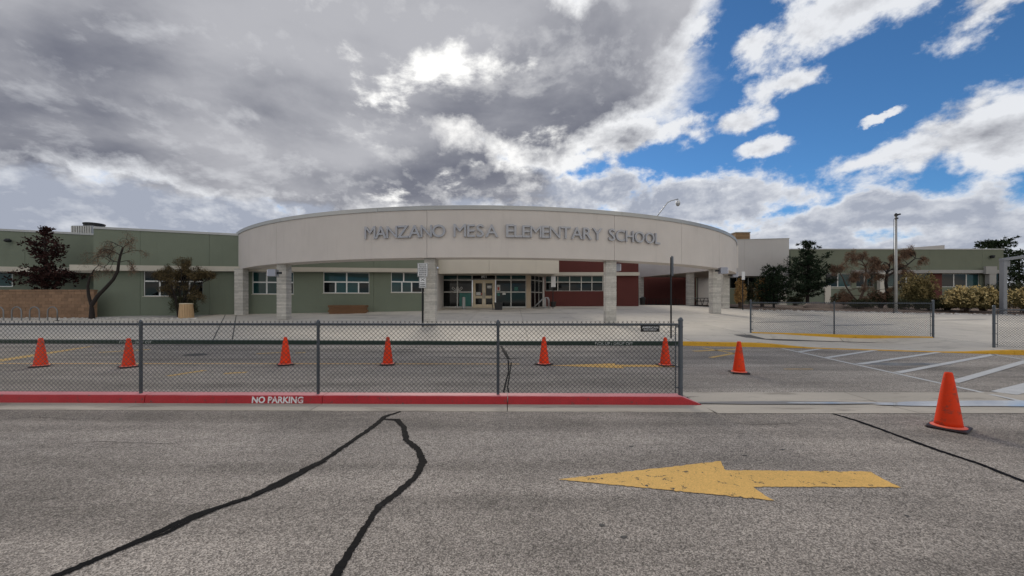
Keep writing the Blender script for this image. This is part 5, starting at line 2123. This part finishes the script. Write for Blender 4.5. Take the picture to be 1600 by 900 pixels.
def conifer(base, H, rad, seed, label, m, bark, group, tiers=13, start=.12, profile=None, ln=.26, wd=.05, squash=1.0, n_leaf=15, arms=7, droop=-.1):
    rng = random.Random(seed)
    t = thing('pine_tree', label, 'tree', base, 0, group)
    lean = Vector((rng.uniform(-.02, .02), 0, 0))
    tp = [base + Vector((lean.x * H * k / 6 + (rng.uniform(-.03, .03) if k else 0), 0, H * .97 * k / 6 - (.2 if k == 0 else 0))) for k in range(7)]
    tb = MB().tube(tp, [H * .022 * (1 - k / 7) + .02 for k in range(7)], 8)
    tb.build('trunk', bark, t, smooth=True)
    br, lf = MB(), MB()
    for k in range(tiers):
        f = start + (1 - start) * (k + rng.uniform(-.2, .2)) / tiers
        f = max(start, min(.985, f))
        pr = profile(f) if profile else (1 - (f - start) / (1 - start)) ** .8
        z = H * f
        na = max(3, int(arms * (0.5 + .6 * pr)))
        a0 = rng.uniform(0, 6.28)
        for j in range(na):
            a = a0 + 2 * PI * j / na + rng.uniform(-.3, .3)
            L = rad * pr * rng.uniform(.62, 1.12) + .12
            p0 = base + Vector((0, 0, z))
            tip = p0 + Vector((math.cos(a) * L, math.sin(a) * L * squash, L * (droop + rng.uniform(.05, .35)) + .1))
            midp = p0.lerp(tip, .5) + Vector((0, 0, -.06 * L))
            br.tube([p0, midp, tip], [.035 * (1 - f) + .012, .02, .006], 4, cap=False)
            steps = max(2, int(L / .33))
            for s in range(1, steps + 1):
                u_ = (s + rng.uniform(-.3, .2)) / steps
                c = p0.lerp(midp, u_ * 2) if u_ < .5 else midp.lerp(tip, u_ * 2 - 1)
                c = c + Vector((rng.gauss(0, .12), rng.gauss(0, .10), rng.gauss(.03, .09))) * min(1.4, L)
                clump(lf, c, .13 + .10 * rng.random() + .05 * L, n_leaf, rng, ln, wd, .45, .75)
    clump(lf, base + Vector((0, 0, H * .97)), .12, n_leaf * 2, rng, ln, wd, 1.2, 1.8)
    br.build('branches', bark, t)
    lf.build('crown', m, t)
    return t


def branch_tree(base, seed, label, name, stems, m_leaf, bark, leaf_n, leaf_l, leaf_w, depth=5, r0=.11, spread=.55, up=.15, len_k=.74, twigs=2, group=None, droop=0.0, leaf_keep=None, hr=.45):
    """stems: list of (path points, radius) that end in branching heads"""
    rng = random.Random(seed)
    t = thing(name, label, 'tree', base, 0, group)
    tr, lf = MB(), MB()
    tw = tr

    def grow(p, d, L, r, k):
        n_ = 3
        pts = [p]
        dd = d.copy()
        for i in range(n_):
            dd = (dd + Vector((rng.gauss(0, .22), rng.gauss(0, .22), rng.gauss(0, .16) - droop * (depth - k) / depth))).normalized()
            pts.append(pts[-1] + dd * L / n_)
        (tr if k > depth - 2 else tw).tube(pts, [r * (1 - .35 * i / n_) for i in range(n_ + 1)], 5 if k > depth - 2 else 3, cap=False)
        if k <= 2:
            for q_ in pts[1:]:
                if leaf_keep and not leaf_keep(q_):
                    continue
                clump(lf, q_, leaf_l * 1.6, leaf_n, rng, leaf_l, leaf_w, .1 - droop)
        if k <= 0:
            return
        for i in range(2 if rng.random() < .55 else 3):
            ax = Vector((rng.gauss(0, 1), rng.gauss(0, 1), rng.gauss(0, 1))).normalized()
            nd = (dd + ax * spread + Vector((0, 0, up - droop * (depth - k) / depth))).normalized()
            src = pts[-1] if i == 0 else pts[rng.randrange(2, n_ + 1)]
            grow(src, nd, L * len_k * rng.uniform(.75, 1.15), r * .62, k - 1)
    for pts, r, heads in stems:
        n_ = len(pts)
        tr.tube(pts, [r * (1 - .55 * i / (n_ - 1)) for i in range(n_)], 8, cap=False)
        for idx, d, L, kk in heads:
            grow(Vector(pts[idx]), Vector(d).normalized(), L, r * hr, kk)
    tr.build('trunk', bark, t, smooth=True)
    if lf.v:
        lf.build('crown', m_leaf, t)
    return t


def shrub(base, w, h, seed, label, m, m_tip=None, n=1500, dep=None, tip_n=900, group='shrubs in the dirt bed', ln=.30, wd=.018, tilt=0.0):
    rng = random.Random(seed)
    t = thing('shrub', label, 'shrub', base, 0, group)
    dep = dep or w
    st, lf, tp = MB(), MB(), MB()
    lobes = []
    for i in range(9):
        a = rng.uniform(0, 6.28)
        r = rng.uniform(.1, .55)
        lobes.append((Vector((math.cos(a) * r * w, math.sin(a) * r * dep, 0)), rng.uniform(.38, .62), rng.uniform(.7, 1.05)))
    for i in range(26):
        l, s, hh = rng.choice(lobes)
        a = rng.uniform(0, 6.28)
        e = base + l * .8 + Vector((math.cos(a) * s * w * .4, math.sin(a) * s * dep * .4, h * hh * rng.uniform(.5, .9)))
        b = base + Vector((rng.gauss(0, .08), rng.gauss(0, .08), -.05))
        st.tube([b, b.lerp(e, .5) + Vector((0, 0, .06 * h)), e], [.025, .016, .006], 4, cap=False)

    def spot(k):
        l, s, hh = rng.choice(lobes)
        a, e = rng.uniform(0, 6.28), math.asin(rng.uniform(.0 if k else -.25, 1))
        rr = (rng.uniform(.86, 1.03) if k else rng.uniform(.35, 1.0))
        v = Vector((math.cos(a) * math.cos(e), math.sin(a) * math.cos(e), math.sin(e)))
        return base + Vector((l.x + v.x * s * w * .62 * rr, l.y + v.y * s * dep * .62 * rr, max(.05, h * .30 + v.z * h * .70 * hh * rr))), v
    for i in range(n):
        c, v = spot(0)
        clump(lf, c, .07, 2, rng, ln, wd, .6)
    if m_tip:
        for i in range(tip_n):
            c, v = spot(1)
            clump(tp, c + v * .03, .06, 3, rng, ln * .55, wd * 1.5, .5)
    st.build('stems', 'bark_brown', t)
    lf.build('foliage', m, t)
    if m_tip:
        tp.build('flower_heads', m_tip, t)
    return t


def base_at(px, d):
    x = (px - CX) / F * d
    return Vector((x, d, gz(x, d)))


# conifers
conifer(base_at(72, 24.75), zpx(354, 24.75) - gz(-30, 24.75), 2.35, 1, 'dark maroon conifer rising behind the tan block wall', 'leaves_maroon', 'bark_dark', 'conifers', tiers=15, start=.22, profile=lambda f: (1.05 - f) ** .7 * (.75 + .45 * math.sin(f * 19)), ln=.20, wd=.045, squash=.42, n_leaf=15, arms=8)
b_ = base_at(1261, 33.0)
conifer(b_, zpx(377, 33) - b_.z, 2.25, 2, 'large dark green pine between the grey block and bare trees', 'needles_dark', 'bark_dark', 'conifers', tiers=15, start=.15, profile=lambda f: (1 - abs(f - .36) * 1.2) * (1.0 if f < .72 else .62) * (.82 + .3 * math.sin(f * 31)), ln=.30, wd=.030, n_leaf=20, arms=9, droop=.12)
b_ = base_at(1209, 32.0)
conifer(b_, zpx(418, 32) - b_.z, 1.25, 3, 'small dark pine left of the large pine', 'needles_dark', 'bark_dark', 'conifers', tiers=11, start=.08, profile=lambda f: (1 - abs(f - .35) * 1.1), ln=.26, wd=.030, n_leaf=22, arms=9, droop=.15)
b_ = base_at(1556, 67.0)
conifer(b_, zpx(374, 67) - b_.z, 2.5, 4, 'tall pine showing its top above the far green roof end', 'needles_mid', 'bark_dark', 'conifers', tiers=14, start=.45, profile=lambda f: 1.0 - .5 * abs(f - .75), ln=.5, wd=.06, n_leaf=14, arms=7)
b_ = base_at(1592, 50.0)
conifer(b_, zpx(392, 50) - b_.z, 2.3, 5, 'open limbed pine at the right edge behind the steel post', 'needles_mid', 'bark_dark', 'conifers', tiers=14, start=.15, profile=lambda f: 1.0 - .6 * abs(f - .45), ln=.42, wd=.05, n_leaf=12, arms=5)
b_ = base_at(1530, 68.0)
conifer(b_, zpx(380.5, 68) - b_.z, 1.6, 6, 'distant treetop peeking over the far green roof', 'needles_mid', 'bark_dark', 'conifers', tiers=10, start=.5, ln=.4, wd=.05, n_leaf=10, arms=5)

# leaning mesquite at the wall corner
Dm = 22.75


def mp(px, py, dy=0.0):
    v = at(px, py, Dm)
    v.y += dy
    v.x += (px - CX) / F * dy
    return v


bb = Vector(((143.5 - CX) / F * Dm, Dm, gz(-24.9, Dm)))
base_ = bb - Vector((0, 0, .15))
branch_tree(bb, 12, 'leaning bare tree with dark forked trunk at the block wall corner', 'bare_tree', [
    ([base_, mp(143.5, 484), mp(142.5, 474)], .15, []),
    ([mp(142.5, 476), mp(138.5, 462), mp(137, 448), mp(140, 434), mp(147, 421, .15)], .085, [(4, (.5, .1, .6), .35, 3), (3, (.2, -.2, .9), .35, 2)]),
    ([mp(143, 477), mp(153, 462), mp(165, 450, -.1), mp(177, 437, -.2), mp(184, 424, -.25), mp(185.5, 411, -.25), mp(188, 400, -.25), mp(192, 388, -.2)], .105,
     [(5, (-.9, .1, .55), .60, 4), (6, (.6, -.1, .8), .42, 4), (7, (-.25, .2, 1), .42, 4), (7, (.4, .1, .9), .45, 4), (5, (.8, 0, .35), .42, 4), (5, (-.9, -.2, .1), .55, 4), (6, (-.7, .2, .4), .5, 4)])],
    'leaves_rust', 'bark_dark', 2, .11, .008, depth=4, spread=.62, up=.02, len_k=.80, droop=.38, group='bare trees', hr=.24)
# vase shaped bushy tree by the litter bin
Dm = 24.2
bb = Vector(((283 - CX) / F * Dm, Dm, gz((283 - CX) / F * Dm, Dm)))
stm = []
rng = random.Random(31)
for px, py, dy in ((264, 438, -.2), (273, 431, .3), (284, 427, -.3), (297, 431, .2), (307, 437, -.1), (313, 443, .1), (259, 446, .2), (290, 438, .0), (278, 442, .3), (302, 444, -.3), (268, 446, -.3), (287, 422, .1), (253, 442, .1), (319, 440, -.1)):
    e = mp(px, py, dy)
    s_ = bb + Vector((rng.uniform(-.12, .12), rng.uniform(-.08, .08), -.1))
    m1 = s_.lerp(e, .5) + Vector((-(e.x - s_.x) * .18, 0, .1))
    stm.append(([s_, m1, e], .05, [(2, (e.x - s_.x, rng.uniform(-.4, .4), 1.6), .33, 3), (2, ((e.x - s_.x) * 1.5, rng.uniform(-.4, .4), 1.0), .33, 3), (2, ((e.x - s_.x) * .5, rng.uniform(-.5, .5), 1.2), .33, 3), (1, ((e.x - s_.x) * 2, rng.uniform(-.4, .4), .8), .45, 3)]))
branch_tree(bb, 14, 'bushy round multi stem tree before the green wall window', 'bushy_tree', stm, 'leaves_olive', 'bark_dark', 4, .11, .013, depth=3, spread=.55, up=.25, len_k=.70, group='bare trees')
shrub(bb + Vector((.15, -.05, 0)), 1.15, 1.9, 77, 'dark brushy undergrowth around foot of the bushy tree', 'bush_dark', None, 900, .5, group='dark undergrowth', wd=.012)
# bare rust-leaved trees in the right bed
Dm = 31.5
bb = base_at(1340, Dm)
branch_tree(bb, 21, 'bare rust leaved tree between the large pine and the pole', 'bare_tree', [
    ([bb - Vector((0, 0, .1)), mp(1343, 470), mp(1350, 452), mp(1354, 432), mp(1352, 416)], .13,
     [(4, (-.3, .1, 1), .55, 5), (4, (.5, -.1, .8), .6, 5), (3, (.9, .1, .5), .65, 5), (3, (-.9, -.1, .5), .7, 5), (2, (-1, 0, .3), .7, 5), (4, (.1, .3, 1), .6, 4), (3, (.6, -.4, .5), .6, 5), (4, (-.8, .3, .6), .55, 5)]),
    ([mp(1342, 474), mp(1332, 462), mp(1322, 448), mp(1316, 432)], .08, [(3, (-.3, .2, 1), .5, 5), (3, (-.8, -.1, .5), .5, 5), (2, (.4, .2, .8), .5, 5), (1, (-1, .1, .2), .5, 4), (1, (.8, -.2, .1), .5, 4)]),
    ([mp(1343, 472), mp(1356, 462), mp(1372, 454, -.2)], .06, [(2, (.8, -.1, .4), .5, 5), (1, (.6, .2, .8), .5, 4)])],
    'leaves_rust', 'bark_brown', 4, .10, .014, depth=5, spread=.6, up=.0, len_k=.76, group='bare trees', droop=.22, hr=.34)
bb = base_at(1391, Dm)
branch_tree(bb, 23, 'bare dark branched tree leaning right behind the pole', 'bare_tree', [
    ([bb - Vector((0, 0, .1)), mp(1387, 462), mp(1384, 442), mp(1386, 426), mp(1390, 416)], .15,
     [(4, (-.5, .1, .8), .55, 5), (3, (-.8, .2, .6), .55, 5), (4, (.2, 0, 1), .5, 4), (3, (.5, -.3, .8), .5, 4)]),
    ([mp(1386, 432), mp(1402, 422), mp(1418, 414, -.2), mp(1430, 404, -.2)], .085, [(3, (.2, .1, .7), .42, 5), (3, (.8, -.1, .1), .42, 5), (3, (-.5, .1, .6), .45, 5), (2, (.1, .2, 1), .45, 5), (2, (.7, .3, -.2), .5, 5), (1, (0, .2, 1), .5, 5), (1, (.5, -.3, .2), .5, 4)])],
    'leaves_rust', 'bark_dark', 3, .10, .014, depth=5, spread=.6, up=-.05, len_k=.76, group='bare trees', droop=.28, hr=.34)

# shrubs
for px, d, wpx, hpx, m, mt, n_, lab in (
        (1157, 31.5, 22, 46, 'bush_tan', 'bush_tan', 700, 'feathery tan shrub right behind the small white sign'),
        (1190, 33.5, 26, 46, 'bush_olive', 'bush_tan', 800, 'feathery golden tan shrub left of the small pine'),
        (1174, 35.5, 22, 40, 'bush_dark', None, 700, 'dark green shrub between two feathery tan shrubs'),
        (1434, 29.5, 72, 56, 'bush_olive', 'bush_straw', 2300, 'wide olive shrub just right of the tall pole'),
        (1508, 26.5, 84, 40, 'bush_olive', 'bush_gold', 1900, 'rounded gold topped shrub left of the steel post'),
        (1600, 25.5, 74, 42, 'bush_olive', 'bush_gold', 1500, 'gold topped shrub at right edge beyond the steel post'),
        (1455, 27.8, 46, 22, 'bush_dark', None, 700, 'low dark shrub between the olive and the gold shrubs'),
        (1548, 29.5, 40, 42, 'bush_dark', None, 900, 'dark shrub close behind the steel post'),
        (1588, 33, 60, 46, 'bush_dark', None, 900, 'dark shrub behind the gold shrub at right edge'),
        (1375, 31.0, 44, 28, 'bush_dark', 'leaves_rust', 700, 'low dark rusty shrub at foot of the bare trees'),
        (1312, 33, 38, 22, 'bush_dark', 'leaves_rust', 500, 'low rusty shrub among the brown boulders'),
        (1345, 30.2, 56, 17, 'bush_dark', None, 600, 'low dark ground shrub in front of the rust leaved tree'),
        (1412, 28.8, 44, 19, 'bush_dark', None, 500, 'low dark ground shrub at foot of the tall pole'),
        (1478, 28.2, 56, 20, 'bush_dark', None, 600, 'low dark ground shrub behind left edge of the gold topped shrub'),
        (1537, 27.4, 40, 26, 'bush_dark', None, 600, 'low dark shrub at right flank of the gold topped shrub'),
        (1242, 36, 40, 20, 'bush_dark', None, 500, 'low dark shrub under the large pine')):
    k = d / 600
    shrub(base_at(px, d), wpx * k * .62, hpx * k, int(px), lab, m, mt, n_, wpx * k * .5, int(n_ * .55), ln=.30, wd=.02)
